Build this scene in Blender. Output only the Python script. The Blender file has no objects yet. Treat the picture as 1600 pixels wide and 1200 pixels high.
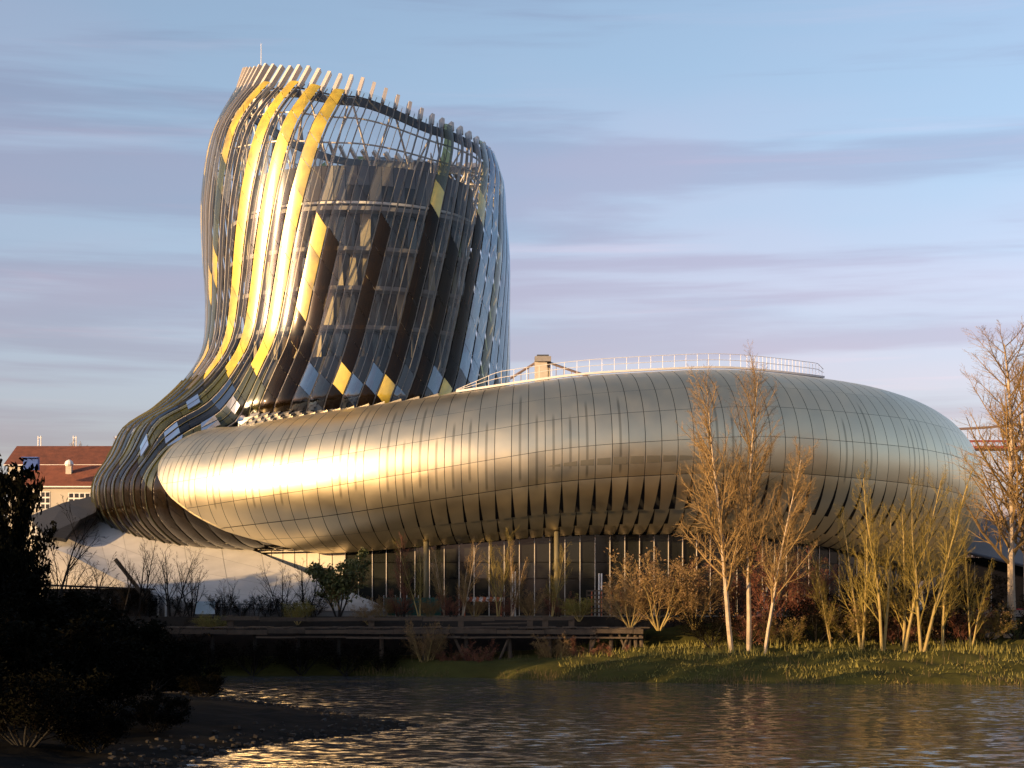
import bpy, math, random
import numpy as np
from mathutils import Vector, Matrix
R = math.radians
random.seed(7)
SC = bpy.context.scene
COL = SC.collection

# ------------------------------------------------------------------ camera
F, CAMZ, HY = 2790.0, 2.0, 930.0          # focal length in photo pixels, eye height, horizon row
cam = bpy.data.cameras.new('camera'); cam.sensor_width = 36.0
cam.lens = 36.0 * F / 1600.0; cam.shift_y = (HY - 600.0) / 1600.0
cam.clip_start = 1.0; cam.clip_end = 20000.0
camo = bpy.data.objects.new('camera', cam); COL.objects.link(camo)
camo.location = (0, 0, CAMZ); camo.rotation_euler = (R(90), 0, 0)
SC.camera = camo

# ------------------------------------------------------------------ light
SUN_AZ, SUN_EL = 57.0, 9.0               # degrees left of the direction towards the camera; elevation
sdir = Vector((-math.sin(R(SUN_AZ)) * math.cos(R(SUN_EL)), -math.cos(R(SUN_AZ)) * math.cos(R(SUN_EL)), math.sin(R(SUN_EL))))
sun = bpy.data.lights.new('sun', 'SUN'); sun.energy = 5.0; sun.angle = R(0.53); sun.color = (1.0, 0.64, 0.29)
suno = bpy.data.objects.new('sun', sun); COL.objects.link(suno)
suno.rotation_euler = sdir.to_track_quat('Z', 'Y').to_euler(); suno.location = (-60, 60, 80)
W = bpy.data.worlds.new('World'); SC.world = W; W.use_nodes = True
nt = W.node_tree; N = nt.nodes; L = nt.links; N.clear()
out = N.new('ShaderNodeOutputWorld'); bg = N.new('ShaderNodeBackground'); L.new(bg.outputs[0], out.inputs[0])
sky = N.new('ShaderNodeTexSky'); sky.sky_type = 'NISHITA'; sky.sun_disc = False
sky.sun_elevation = R(SUN_EL); sky.sun_rotation = math.atan2(sdir.x, sdir.y)
sky.air_density = 1.0; sky.dust_density = 1.6; sky.ozone_density = 3.0
tc = N.new('ShaderNodeTexCoord')
def cloud_layer(scale, sx, sz, seed, lo, hi, detail):
    mp = N.new('ShaderNodeMapping'); mp.inputs['Scale'].default_value = (sx, sx, sz); mp.inputs['Location'].default_value = seed
    L.new(tc.outputs['Generated'], mp.inputs[0])
    nz = N.new('ShaderNodeTexNoise'); nz.inputs['Scale'].default_value = scale; nz.inputs['Detail'].default_value = detail
    nz.inputs['Roughness'].default_value = 0.55; nz.inputs['Distortion'].default_value = 0.25
    L.new(mp.outputs[0], nz.inputs['Vector'])
    mr = N.new('ShaderNodeMapRange'); mr.interpolation_type = 'SMOOTHSTEP'
    mr.inputs['From Min'].default_value = lo; mr.inputs['From Max'].default_value = hi
    L.new(nz.outputs['Fac'], mr.inputs['Value']); return mr.outputs[0]
def mixc(fac, a, b, mul=None):
    m = N.new('ShaderNodeMix'); m.data_type = 'RGBA'
    if isinstance(fac, float): m.inputs[0].default_value = fac
    else:
        if mul is not None:
            q = N.new('ShaderNodeMath'); q.operation = 'MULTIPLY'; q.inputs[1].default_value = mul; L.new(fac, q.inputs[0]); fac = q.outputs[0]
        L.new(fac, m.inputs[0])
    for s, v in ((6, a), (7, b)):
        if isinstance(v, tuple): m.inputs[s].default_value = v
        else: L.new(v, m.inputs[s])
    return m.outputs[2]
def tint(c, t):
    m = N.new('ShaderNodeMix'); m.data_type = 'RGBA'; m.blend_type = 'MULTIPLY'; m.inputs[0].default_value = 1.0; L.new(c, m.inputs[6]); m.inputs[7].default_value = (*t, 1); return m.outputs[2]
sepd = N.new('ShaderNodeSeparateXYZ'); L.new(tc.outputs['Generated'], sepd.inputs[0])
hz = N.new('ShaderNodeMapRange'); hz.interpolation_type = 'SMOOTHSTEP'; hz.inputs['From Min'].default_value = 0.30; hz.inputs['From Max'].default_value = 0.03; L.new(sepd.outputs[2], hz.inputs['Value'])
hs = N.new('ShaderNodeHueSaturation'); hs.inputs['Saturation'].default_value = 0.74; L.new(sky.outputs[0], hs.inputs['Color'])
c0 = mixc(hz.outputs[0], hs.outputs[0], tint(hs.outputs[0], (1.16, 0.90, 0.94)))      # pinkish haze towards the horizon
c1 = mixc(cloud_layer(1.0, 2.2, 13.0, (3.1, 0.4, 0.7), 0.42, 0.70, 3.0), c0, tint(c0, (1.25, 1.0, 0.98)), 0.6)
c2 = mixc(cloud_layer(1.0, 2.4, 34.0, (1.3, 5.2, 2.9), 0.47, 0.63, 6.0), c1, tint(c1, (0.87, 0.80, 0.83)), 0.95)
c3 = mixc(cloud_layer(1.0, 3.0, 60.0, (7.7, 2.2, 5.1), 0.56, 0.74, 5.0), c2, tint(c2, (1.32, 1.04, 1.0)), 0.5)
L.new(c3, bg.inputs[0]); bg.inputs[1].default_value = 0.148
vs = SC.view_settings; vs.view_transform = 'Standard'; vs.look = 'None'; vs.exposure = 0.85; vs.gamma = 1.0; vs.use_curve_mapping = False
SC.cycles.transparent_max_bounces = 24; SC.cycles.max_bounces = 8; SC.cycles.caustics_reflective = False; SC.cycles.caustics_refractive = False

# ------------------------------------------------------------------ helpers
def P(px, py, d): return Vector(((px - 800.0) * d / F, d, CAMZ + (HY - py) * d / F))
def obj(name, me, mat=None, parent=None, label=None, cat=None, group=None, kind=None, loc=None):
    o = bpy.data.objects.new(name, me); COL.objects.link(o)
    if mat is not None and me is not None and not me.materials: me.materials.append(mat)
    if parent is not None: o.parent = parent
    if label: o['label'] = label
    if cat: o['category'] = cat
    if group: o['group'] = group
    if kind: o['kind'] = kind
    if loc is not None: o.location = loc
    return o
def mesh(name, v, f, smooth=False, normals=None, uv=None):
    me = bpy.data.meshes.new(name); me.from_pydata([tuple(map(float, p)) for p in v], [], [tuple(map(int, q)) for q in f])
    if smooth or normals is not None: me.polygons.foreach_set('use_smooth', [True] * len(me.polygons))
    if uv is not None:
        ul = me.uv_layers.new(name='UVMap'); vi = np.empty(len(me.loops), dtype=np.int32); me.loops.foreach_get('vertex_index', vi)
        ul.data.foreach_set('uv', np.asarray(uv, dtype=np.float32)[vi].ravel())
    if normals is not None: me.normals_split_custom_set_from_vertices([tuple(map(float, n)) for n in normals])
    return me
class MB:
    def __init__(s): s.v = []; s.f = []
    def poly(s, pts):
        b = len(s.v); s.v += [tuple(p) for p in pts]; s.f.append(tuple(range(b, b + len(pts))))
    def box(s, c, size, rz=0.0, rx=0.0, ry=0.0):
        M = Matrix.Translation(Vector(c)) @ Matrix.Rotation(rz, 4, 'Z') @ Matrix.Rotation(ry, 4, 'Y') @ Matrix.Rotation(rx, 4, 'X')
        b = len(s.v); hx, hy, hz = size[0] / 2, size[1] / 2, size[2] / 2
        for p in ((-1,-1,-1),(1,-1,-1),(1,1,-1),(-1,1,-1),(-1,-1,1),(1,-1,1),(1,1,1),(-1,1,1)):
            s.v.append(tuple(M @ Vector((p[0]*hx, p[1]*hy, p[2]*hz))))
        for q in ((0,3,2,1),(4,5,6,7),(0,1,5,4),(1,2,6,5),(2,3,7,6),(3,0,4,7)): s.f.append(tuple(b + i for i in q))
        return s
    def tube(s, pts, rad, k=6, cap=True):
        pts = [Vector(p) for p in pts]; n = len(pts); b = len(s.v)
        rads = rad if isinstance(rad, (list, tuple)) else [rad] * n
        t = (pts[1] - pts[0]).normalized(); a = t.cross(Vector((0.31, 0.17, 0.93)))
        if a.length < 1e-3: a = t.cross(Vector((1, 0, 0)))
        a.normalize()
        for i in range(n):
            t = (pts[min(i + 1, n - 1)] - pts[max(i - 1, 0)]).normalized()
            a = (a - t * a.dot(t)).normalized(); c = t.cross(a)
            for j in range(k):
                w = 2 * math.pi * j / k
                s.v.append(tuple(pts[i] + (a * math.cos(w) + c * math.sin(w)) * rads[i]))
        for i in range(n - 1):
            for j in range(k):
                j2 = (j + 1) % k; o = b + i * k
                s.f.append((o + j, o + j2, o + k + j2, o + k + j))
        if cap and k > 3:
            s.f.append(tuple(b + j for j in range(k - 1, -1, -1))); s.f.append(tuple(b + (n - 1) * k + j for j in range(k)))
        return s
    def bar(s, pts, ups, w, h):
        """rectangular section swept along pts; ups = outward vectors; w across, h along the outward vector"""
        n = len(pts); b = len(s.v)
        for i in range(n):
            p = Vector(pts[i]); t = (Vector(pts[min(i+1, n-1)]) - Vector(pts[max(i-1, 0)])).normalized()
            u = Vector(ups[i]); u = (u - t * u.dot(t)).normalized(); c = t.cross(u)
            for (x, y) in ((-1,-1),(1,-1),(1,1),(-1,1)): s.v.append(tuple(p + c * x * w / 2 + u * y * h / 2))
        for i in range(n - 1):
            for j in range(4):
                j2 = (j + 1) % 4; o = b + i * 4; s.f.append((o + j, o + j2, o + 4 + j2, o + 4 + j))
        s.f.append((b+3, b+2, b+1, b)); o = b + (n-1)*4; s.f.append((o, o+1, o+2, o+3))
        return s
    def mesh(s, name, smooth=False): return mesh(name, s.v, s.f, smooth)
    def build(s, name, mat, parent=None, smooth=False, **kw): return obj(name, s.mesh(name, smooth), mat, parent, **kw)
def empty(name, loc, label, cat, group=None):
    return obj(name, None, None, None, label, cat, group, None, loc)
def parent_keep(o, p): o.parent = p; o.matrix_parent_inverse = Matrix.Translation(-Vector(p.location))

# ------------------------------------------------------------------ materials
def mat(name, col, rough=0.6, metal=0.0, var=0.0, vscale=3.0, bump=0.0, bscale=20.0, spec=0.5, stretch=(1, 1, 1), trans=None):
    m = bpy.data.materials.new(name); m.use_nodes = True; n = m.node_tree.nodes; l = m.node_tree.links
    b = n['Principled BSDF']; b.inputs['Base Color'].default_value = (*col, 1); b.inputs['Roughness'].default_value = rough
    b.inputs['Metallic'].default_value = metal; b.inputs['Specular IOR Level'].default_value = spec
    if var or bump:
        t = n.new('ShaderNodeTexCoord'); mp = n.new('ShaderNodeMapping'); mp.inputs['Scale'].default_value = stretch
        g = n.new('ShaderNodeNewGeometry'); l.new(g.outputs['Position'], mp.inputs[0])
    if var:
        z = n.new('ShaderNodeTexNoise'); z.inputs['Scale'].default_value = vscale; z.inputs['Detail'].default_value = 6; l.new(mp.outputs[0], z.inputs['Vector'])
        oi = n.new('ShaderNodeObjectInfo'); ad = n.new('ShaderNodeMath'); ad.operation = 'MULTIPLY_ADD'; ad.inputs[1].default_value = 0.35; l.new(oi.outputs['Random'], ad.inputs[0]); l.new(z.outputs['Fac'], ad.inputs[2])
        mr = n.new('ShaderNodeMapRange'); mr.inputs['From Min'].default_value = 0.35; mr.inputs['From Max'].default_value = 1.0
        mr.inputs['To Min'].default_value = 1 - var; mr.inputs['To Max'].default_value = 1 + var; l.new(ad.outputs[0], mr.inputs['Value'])
        mx = n.new('ShaderNodeVectorMath'); mx.operation = 'SCALE'; mx.inputs[0].default_value = col; l.new(mr.outputs[0], mx.inputs['Scale']); l.new(mx.outputs[0], b.inputs['Base Color'])
    if bump:
        z2 = n.new('ShaderNodeTexNoise'); z2.inputs['Scale'].default_value = bscale; z2.inputs['Detail'].default_value = 5; l.new(mp.outputs[0], z2.inputs['Vector'])
        bp = n.new('ShaderNodeBump'); bp.inputs['Strength'].default_value = bump; bp.inputs['Distance'].default_value = 0.1; l.new(z2.outputs['Fac'], bp.inputs['Height']); l.new(bp.outputs[0], b.inputs['Normal'])
    return m
def glass(name, tint, refl_rough=0.03, base=None, solid=0.0, fres=1.5, minr=0.05, rcol=(1, 1, 1), glint_lobe=0.02):
    """thin sheet: clear transmission + fresnel mirror + optional printed layer of colour base covering share solid"""
    m = bpy.data.materials.new(name); m.use_nodes = True; n = m.node_tree.nodes; l = m.node_tree.links; n.clear()
    o = n.new('ShaderNodeOutputMaterial'); tr = n.new('ShaderNodeBsdfTransparent'); tr.inputs[0].default_value = (*tint, 1)
    sh = tr.outputs[0]
    g = n.new('ShaderNodeNewGeometry'); z = n.new('ShaderNodeTexNoise'); z.inputs['Scale'].default_value = 0.55; z.inputs['Detail'].default_value = 3; l.new(g.outputs['Position'], z.inputs['Vector'])
    bp = n.new('ShaderNodeBump'); bp.inputs['Strength'].default_value = 0.10; bp.inputs['Distance'].default_value = 0.12; l.new(z.outputs['Fac'], bp.inputs['Height'])
    if base is not None:
        d = n.new('ShaderNodeBsdfPrincipled'); d.inputs['Base Color'].default_value = (*base, 1); d.inputs['Roughness'].default_value = 0.25; d.inputs['Metallic'].default_value = 0.2; d.inputs['Specular IOR Level'].default_value = 0.5 if max(base) > 0.05 else 0.1
        z3 = n.new('ShaderNodeTexNoise'); z3.inputs['Scale'].default_value = 0.8; l.new(g.outputs['Position'], z3.inputs['Vector'])
        oi = n.new('ShaderNodeObjectInfo'); ad = n.new('ShaderNodeMath'); ad.operation = 'MULTIPLY_ADD'; ad.inputs[1].default_value = 0.5; l.new(oi.outputs['Random'], ad.inputs[0]); l.new(z3.outputs['Fac'], ad.inputs[2])
        vm = n.new('ShaderNodeVectorMath'); vm.operation = 'SCALE'; vm.inputs[0].default_value = base; l.new(ad.outputs[0], vm.inputs['Scale']); l.new(vm.outputs[0], d.inputs['Base Color'])
        mx = n.new('ShaderNodeMixShader'); mx.inputs[0].default_value = solid; l.new(sh, mx.inputs[1]); l.new(d.outputs[0], mx.inputs[2]); sh = mx.outputs[0]
    gl = n.new('ShaderNodeBsdfGlossy'); gl.inputs['Roughness'].default_value = refl_rough; gl.inputs[0].default_value = (*rcol, 1); l.new(bp.outputs[0], gl.inputs['Normal'])
    fr = n.new('ShaderNodeFresnel'); fr.inputs[0].default_value = fres
    mm = n.new('ShaderNodeMath'); mm.operation = 'MAXIMUM'; mm.inputs[1].default_value = minr; l.new(fr.outputs[0], mm.inputs[0])
    m2 = n.new('ShaderNodeMixShader'); l.new(mm.outputs[0], m2.inputs[0]); l.new(sh, m2.inputs[1]); l.new(gl.outputs[0], m2.inputs[2])
    g2 = n.new('ShaderNodeBsdfGlossy'); g2.inputs['Roughness'].default_value = 0.2        # broad gloss lobe added to spread the sun glint
    m3 = n.new('ShaderNodeMixShader'); m3.inputs[0].default_value = glint_lobe; l.new(m2.outputs[0], m3.inputs[1]); l.new(g2.outputs[0], m3.inputs[2])
    l.new(m3.outputs[0], o.inputs[0]); return m

M = {}
M['clear'] = glass('clear_glass', (0.93, 0.94, 0.92), 0.03, fres=1.35, minr=0.035)
M['milky'] = glass('milky_glass', (0.8, 0.82, 0.8), 0.07, (0.34, 0.34, 0.32), 0.22, fres=1.4, minr=0.06)
M['gold'] = glass('gold_print_glass', (0.8, 0.62, 0.1), 0.11, (0.92, 0.66, 0.04), 0.84, minr=0.08, glint_lobe=0.03)
M['olive'] = glass('olive_print_glass', (0.5, 0.55, 0.2), 0.06, (0.075, 0.08, 0.015), 0.62, fres=1.4, minr=0.04)
M['bronze'] = glass('bronze_print_glass', (0.14, 0.08, 0.02), 0.06, (0.014, 0.008, 0.002), 0.75, fres=1.22, minr=0.012, glint_lobe=0.002)  # belly's own dark glass; on tower bays it paints in a dark reflection
M['blue'] = glass('dark_mirror_glass', (0.30, 0.34, 0.38), 0.04, (0.012, 0.015, 0.02), 0.5, fres=1.45, minr=0.07)
M['mirror'] = glass('blue_mirror_glass', (0.30, 0.34, 0.38), 0.04, (0.012, 0.015, 0.02), 0.5, fres=1.5, minr=0.24, rcol=(0.72, 0.86, 1.0))
M['vent'] = glass('white_vent_glass', (0.7, 0.7, 0.7), 0.08, (0.62, 0.62, 0.64), 0.75, minr=0.08)
M['rib'] = mat('lacquered_steel', (0.58, 0.52, 0.45), 0.4, 0.1, 0.12, 2.0)
M['ribdark'] = mat('grey_lacquered_steel', (0.42, 0.38, 0.32), 0.4, 0.1, 0.15, 2.0)
M['fin'] = mat('olive_fin', (0.09, 0.09, 0.05), 0.5, 0.2, 0.2, 2.0)
M['darksteel'] = mat('dark_steel', (0.07, 0.075, 0.08), 0.45, 0.4)
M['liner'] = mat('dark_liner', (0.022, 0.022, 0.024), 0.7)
M['slab'] = mat('concrete_slab', (0.22, 0.21, 0.20), 0.7, 0, 0.12, 0.6)
M['blind'] = mat('cream_blind', (0.34, 0.30, 0.20), 0.8, 0, 0.15, 0.8)
M['pane'] = mat('dark_window_glass', (0.016, 0.017, 0.015), 0.07, 0, 0.3, 0.3, spec=0.5)
M['white'] = mat('white_paint', (0.72, 0.70, 0.66), 0.5, 0, 0.06, 2.0)
M['wallpanel'] = mat('beige_cladding', (0.42, 0.38, 0.31), 0.6, 0, 0.12, 0.7)
M['bronzecol'] = mat('bronze_column', (0.13, 0.11, 0.06), 0.6)
M['parapet'] = mat('grey_parapet', (0.10, 0.105, 0.12), 0.55, 0, 0.15, 0.5)
M['white_concrete'] = mat('white_concrete', (0.50, 0.48, 0.45), 0.8, 0, 0.14, 0.5, 0.15, 3.0)

def metal_mat():
    m = bpy.data.materials.new('champagne_aluminium'); m.use_nodes = True; n = m.node_tree.nodes; l = m.node_tree.links
    b = n['Principled BSDF']; b.inputs['Metallic'].default_value = 1.0; b.inputs['Roughness'].default_value = 0.34
    uv = n.new('ShaderNodeUVMap'); sp = n.new('ShaderNodeSeparateXYZ'); l.new(uv.outputs[0], sp.inputs[0])
    def math_(op, a, b_=None, c=None):
        q = n.new('ShaderNodeMath'); q.operation = op
        for i, v in enumerate((a, b_, c)):
            if v is None: continue
            if isinstance(v, (int, float)): q.inputs[i].default_value = v
            else: l.new(v, q.inputs[i])
        return q.outputs[0]
    u, v = sp.outputs[0], sp.outputs[1]
    bay = math_('FLOOR', u); fr = math_('FRACT', u)
    wn = n.new('ShaderNodeTexWhiteNoise'); wn.noise_dimensions = '1D'; l.new(bay, wn.inputs['W'])
    s2 = n.new('ShaderNodeSeparateColor'); l.new(wn.outputs['Color'], s2.inputs[0])
    # rain stain: a soft narrow streak down the middle of a bay, its ends at a random height
    dist = math_('ABSOLUTE', math_('SUBTRACT', fr, 0.5))
    mr = n.new('ShaderNodeMapRange'); mr.interpolation_type = 'SMOOTHSTEP'; mr.inputs['From Min'].default_value = 0.11; mr.inputs['From Max'].default_value = 0.04; l.new(dist, mr.inputs['Value'])
    top = math_('MULTIPLY_ADD', s2.outputs[0], 0.55, 0.25); bot = math_('MULTIPLY_ADD', s2.outputs[1], 0.2, -0.42)
    e1 = n.new('ShaderNodeMapRange'); e1.interpolation_type = 'SMOOTHSTEP'; e1.inputs['From Min'].default_value = 0.12; e1.inputs['From Max'].default_value = -0.02; l.new(math_('SUBTRACT', v, top), e1.inputs['Value'])
    e2 = n.new('ShaderNodeMapRange'); e2.interpolation_type = 'SMOOTHSTEP'; e2.inputs['From Min'].default_value = -0.02; e2.inputs['From Max'].default_value = 0.06; l.new(math_('SUBTRACT', v, bot), e2.inputs['Value'])
    on = math_('GREATER_THAN', s2.outputs[2], 0.5)
    st = math_('MULTIPLY', math_('MULTIPLY', mr.outputs[0], on), math_('MULTIPLY', e1.outputs[0], e2.outputs[0]))
    g = n.new('ShaderNodeNewGeometry'); z = n.new('ShaderNodeTexNoise'); z.inputs['Scale'].default_value = 0.5; z.inputs['Detail'].default_value = 5; l.new(g.outputs['Position'], z.inputs['Vector'])
    oi = n.new('ShaderNodeObjectInfo')
    k = math_('MULTIPLY_ADD', st, -0.42, 1.0); k = math_('MULTIPLY', k, math_('MULTIPLY_ADD', z.outputs['Fac'], 0.16, 0.90)); k = math_('MULTIPLY', k, math_('MULTIPLY_ADD', oi.outputs['Random'], 0.05, 0.97))
    vm = n.new('ShaderNodeVectorMath'); vm.operation = 'SCALE'; vm.inputs[0].default_value = (0.80, 0.69, 0.465); l.new(k, vm.inputs['Scale']); l.new(vm.outputs[0], b.inputs['Base Color'])
    l.new(math_('MULTIPLY_ADD', z.outputs['Fac'], 0.16, 0.31), b.inputs['Roughness'])
    return m
M['metal'] = metal_mat()
M['collar'] = mat('zinc_shingle', (0.30, 0.29, 0.27), 0.4, 0.7, 0.2, 0.8)

# ================================================================== THE BUILDING
B = empty('exhibition_building', (2.7, 206, 0), 'curved museum with twisted glass tower rising from a gold metal clad ring', 'museum')
def part(name, me, m, parent=None):
    o = obj(name, me, m, parent or B); o.matrix_parent_inverse = Matrix.Translation(-Vector(B.location)) if parent is None else Matrix.Identity(4); return o

# --- the ring tube
XC, YC, RA, RB, RN = 2.7, 206.0, 42.1, 32.0, 8.7
def interp(x, xs, ys): return np.interp(x, xs, ys)
PH = [-180, -150, -135, -115, -100, -85, -65, -40, -20, 0, 40, 90, 180]
TOP = [20.6, 19.8, 19.2, 20.5, 21.7, 23.3, 24.4, 23.9, 23.0, 22.4, 22.5, 22.0, 20.6]
BOT = [6.0, 6.0, 6.0, 6.1, 7.0, 7.9, 8.1, 6.2, 4.2, 3.2, 5.0, 7.0, 6.0]
_pp = np.linspace(-180, 180, 721)
def _smooth(a, k=31):
    p = np.pad(a, k, mode='edge'); return np.convolve(p, np.hanning(k) / np.hanning(k).sum(), 'same')[k:-k]
_top = _smooth(interp(_pp, PH, TOP)); _bot = _smooth(interp(_pp, PH, BOT))
def tubez(phi): return np.interp(phi, _pp, _top), np.interp(phi, _pp, _bot)
def T(phi, t, off=0.0):
    """point on the ring tube: phi round the ring (degrees, -90 = towards the water), t round the tube (90 = crest, 0 = outermost)"""
    top, bot = tubez(phi); zc, rv = (top + bot) / 2, (top - bot) / 2 + off; rn = RN + off
    c, s = math.cos(R(phi)), math.sin(R(phi))
    nx, ny = c / RA, s / RB; q = math.hypot(nx, ny); nx /= q; ny /= q
    return np.array((XC + RA * c + rn * math.cos(R(t)) * nx, YC + RB * s + rn * math.cos(R(t)) * ny, zc + rv * math.sin(R(t))))
def Tn(phi, t):
    a = T(phi + 0.5, t) - T(phi - 0.5, t); b = T(phi, t + 1) - T(phi, t - 1); n = np.cross(a, b); return n / np.linalg.norm(n)
LT = [-88, -58, -41, -24, -7, 10, 23, 40, 56, 90, 130]
LP = [-118, -125, -130.5, -134.4, -137.9, -140.4, -141.2, -141, -140.2, -139, -133]
def phi_start(t): return float(np.interp(t, LT, LP))
def shift(phi): d = phi + 90.0; return 0.42 * d if d < 0 else 0.20 * d

# --- the glass skin: profile stations round the tower axis
AX, AY = -17.35, 200.0
K180 = [(13.5,58.3),(15.2,54.8),(16.5,51.1),(17.3,45.0),(17.1,39.3),(16.8,33.5),(17.3,28.9),(19.5,25.5),(22.6,22.6),(25.9,20.3)]
K225 = [(13.3,57.2),(15.5,54.0),(16.7,50.6),(17.1,45.0),(16.85,39.3),(16.45,33.5),(16.7,28.9),(18.5,25.5),(21.2,22.5),(24.2,20.2)]
K238 = [(13.0,56.3),(15.3,53.4),(16.6,50.3),(17.0,44.9),(16.75,39.3),(16.35,33.5),(16.4,28.9),(17.5,25.5),(18.3,22.0),(18.4,19.2)]
K270 = [(13.2,54.9),(15.1,52.4),(16.3,49.7),(16.9,44.7),(16.8,39.3),(16.6,33.5),(16.5,28.9),(16.8,25.5),(17.0,22.5),(17.2,19.2)]
K315 = [(14.2,52.2),(15.3,50.4),(16.1,48.4),(16.7,44.5),(17.0,39.3),(16.9,33.5),(16.8,28.9),(16.9,25.5),(17.0,22.5),(17.2,19.5)]
K360 = [(15.5,51.0),(16.1,49.2),(16.5,47.6),(16.7,44.7),(17.1,39.3),(17.1,33.5),(17.1,28.9),(17.1,25.5),(17.0,22.5),(17.0,19.5)]
K450 = [(13.8,54.5),(14.8,53.4),(16.0,50.4),(16.9,45.0),(17.1,39.3),(16.9,33.5),(16.8,28.9),(17.2,25.5),(18.0,22.5),(19.0,20.0)]
KT = np.array([180, 214, 240, 270, 315, 360, 450, 540.0])
KS = np.array([K180, K225, K238, K270, K315, K360, K450, K180])
TWIST = np.array([0, -3.4, -6.8, -12, -17, -22, -26, -29.5, -33.5, -38, -42, -44, -45, -45, -45.0])
TT = [38, 8, -26, -60, -88]
def ring_hit(th):
    dx, dy = math.cos(R(th)), math.sin(R(th)); lo, hi = 0.0, 120.0
    for _ in range(40):
        m = (lo + hi) / 2; x, y = AX + m * dx - XC, AY + m * dy - YC
        if (x / RA) ** 2 + (y / RB) ** 2 < 1: lo = m
        else: hi = m
    return math.degrees(math.atan2(y / RB, x / RA))
def smoothkey(th, i):
    j = int(np.clip(np.searchsorted(KT, th) - 1, 0, len(KT) - 2)); u = (th - KT[j]) / (KT[j+1] - KT[j]); u = u * u * (3 - 2 * u)
    return KS[j, i] * (1 - u) + KS[j+1, i] * u
NT_, NS_ = 181, 113
THS = np.linspace(180, 540, NT_); SS = np.linspace(0, 14, NS_)
GR = np.zeros((NT_, NS_, 3))
def catmull(Pt, s):
    n = len(Pt); i = int(min(max(math.floor(s), 0), n - 2)); u = s - i
    p0, p1, p2, p3 = Pt[max(i-1, 0)], Pt[i], Pt[i+1], Pt[min(i+2, n-1)]
    return 0.5 * (2*p1 + (p2-p0)*u + (2*p0-5*p1+4*p2-p3)*u*u + (3*p1-p0-3*p2+p3)*u*u*u)
for a, th in enumerate(THS):
    c, s = math.cos(R(th)), math.sin(R(th)); pts = []
    for i in range(10):
        r, z = smoothkey(th, i); pts.append(np.array((AX + r * c, AY + r * s, z)))
    ph = ring_hit(th)
    for t in TT: pts.append(T(ph, t, -0.45))
    for b, q in enumerate(SS): GR[a, b] = catmull(pts, q)
def G(th, s):
    th = (th - 180) % 360; x = th / 2.0; i = int(min(x, NT_ - 2)); u = x - i; y = min(max(s, 0), 13.999) * 8; j = int(min(y, NS_ - 2)); v = y - j
    return (GR[i, j] * (1-u) + GR[i+1, j] * u) * (1-v) + (GR[i, j+1] * (1-u) + GR[i+1, j+1] * u) * v
def Gn(th, s):
    a = G(th + 1, s) - G(th - 1, s); b = G(th, min(s + 0.06, 13.99)) - G(th, max(s - 0.06, 0)); n = np.cross(b, a); n /= max(np.linalg.norm(n), 1e-9)
    return n
if np.dot(Gn(270, 4), (0, -1, 0)) < 0:
    _g = Gn
    def Gn(th, s): return -_g(th, s)
def tw(s): return float(np.interp(s, np.arange(15), TWIST))
# arc length along the left profile -> station
_sl = np.linspace(0, 14, 281); _pl = np.array([G(181, q) for q in _sl]); _al = np.concatenate(([0], np.cumsum(np.linalg.norm(np.diff(_pl, axis=0), axis=1))))
def s_of(l): return float(np.interp(l, _al, _sl))
LTOT = float(_al[-1])
NB = 64; DTH = 360.0 / NB
def covered(th, s):
    """is this point of the glass skin under the metal cladding, or past the foot of the tower"""
    thm = (th - 180) % 360 + 180
    if s <= 8.6: return False
    if thm > 285 and thm < 500: return True
    if thm > 232 and s > 8.9 and s < 10.5: return True
    if s < 9.4: return False
    t = float(np.interp(s, [9, 10, 11, 12, 13, 14], [85] + TT)); return ring_hit(th) > phi_start(t) + 3.2
def camarea(pts):
    q = [((p[0]) * F / p[1], (p[2] - CAMZ) * F / p[1]) for p in pts]; return sum(q[i][0]*q[(i+1) % len(q)][1] - q[(i+1) % len(q)][0]*q[i][1] for i in range(len(q))) / 2

def panel_kind(k, l, th, s):
    """printed colour of the panel in bay k (0 = towards the water at the rim), at length l below the rim"""
    kk = (k + 32) % 64 - 32; p = G(th, s); py = HY - (p[2] - CAMZ) * F / p[1]
    rnd = random.random()
    if s > 10.6: return 'bronze' if s > 11.4 or rnd < 0.7 else 'olive'
    if kk in (-5, -3, -1): return 'gold' if py < 575 else 'olive'
    if kk in (-12, -16, -20, -9 if py > 420 else -12): return 'olive' if rnd < 0.75 else 'gold'
    if kk in (8, 12):  # colour changes with height, here and below, paint in what the bays reflect
        return 'olive' if py < 300 else 'gold' if py < 345 or 585 < py < 625 else 'bronze'
    if kk == 1: return 'clear' if py < 345 else 'gold' if py < 470 else 'bronze'
    if kk in (2, 10): return 'clear' if py < 385 else 'bronze'
    if kk in (-8, -14): return 'olive' if rnd < 0.6 else 'gold'
    if kk == 5: return 'clear' if py < 335 else 'gold' if 585 < py < 625 else 'bronze'
    if kk in (15, 19, 24): return 'olive' if rnd < 0.6 else 'gold' if rnd < 0.8 else 'bronze'
    if s > 7.3:
        if s < 8.6 and -8 < kk < 12 and int(l / 3.2 + 0.5 * kk) % 2 == 0: return 'mirror'
        return ('olive', 'blue', 'bronze', 'blue', 'blue')[kk % 5]
    if 12 < kk < 40: return 'mirror'
    if kk < -6 or kk >= 40: return 'milky' if rnd < 0.25 else 'olive' if kk % 4 == 0 else 'clear'
    return 'clear'
PL = 3.2
panels = []
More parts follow.
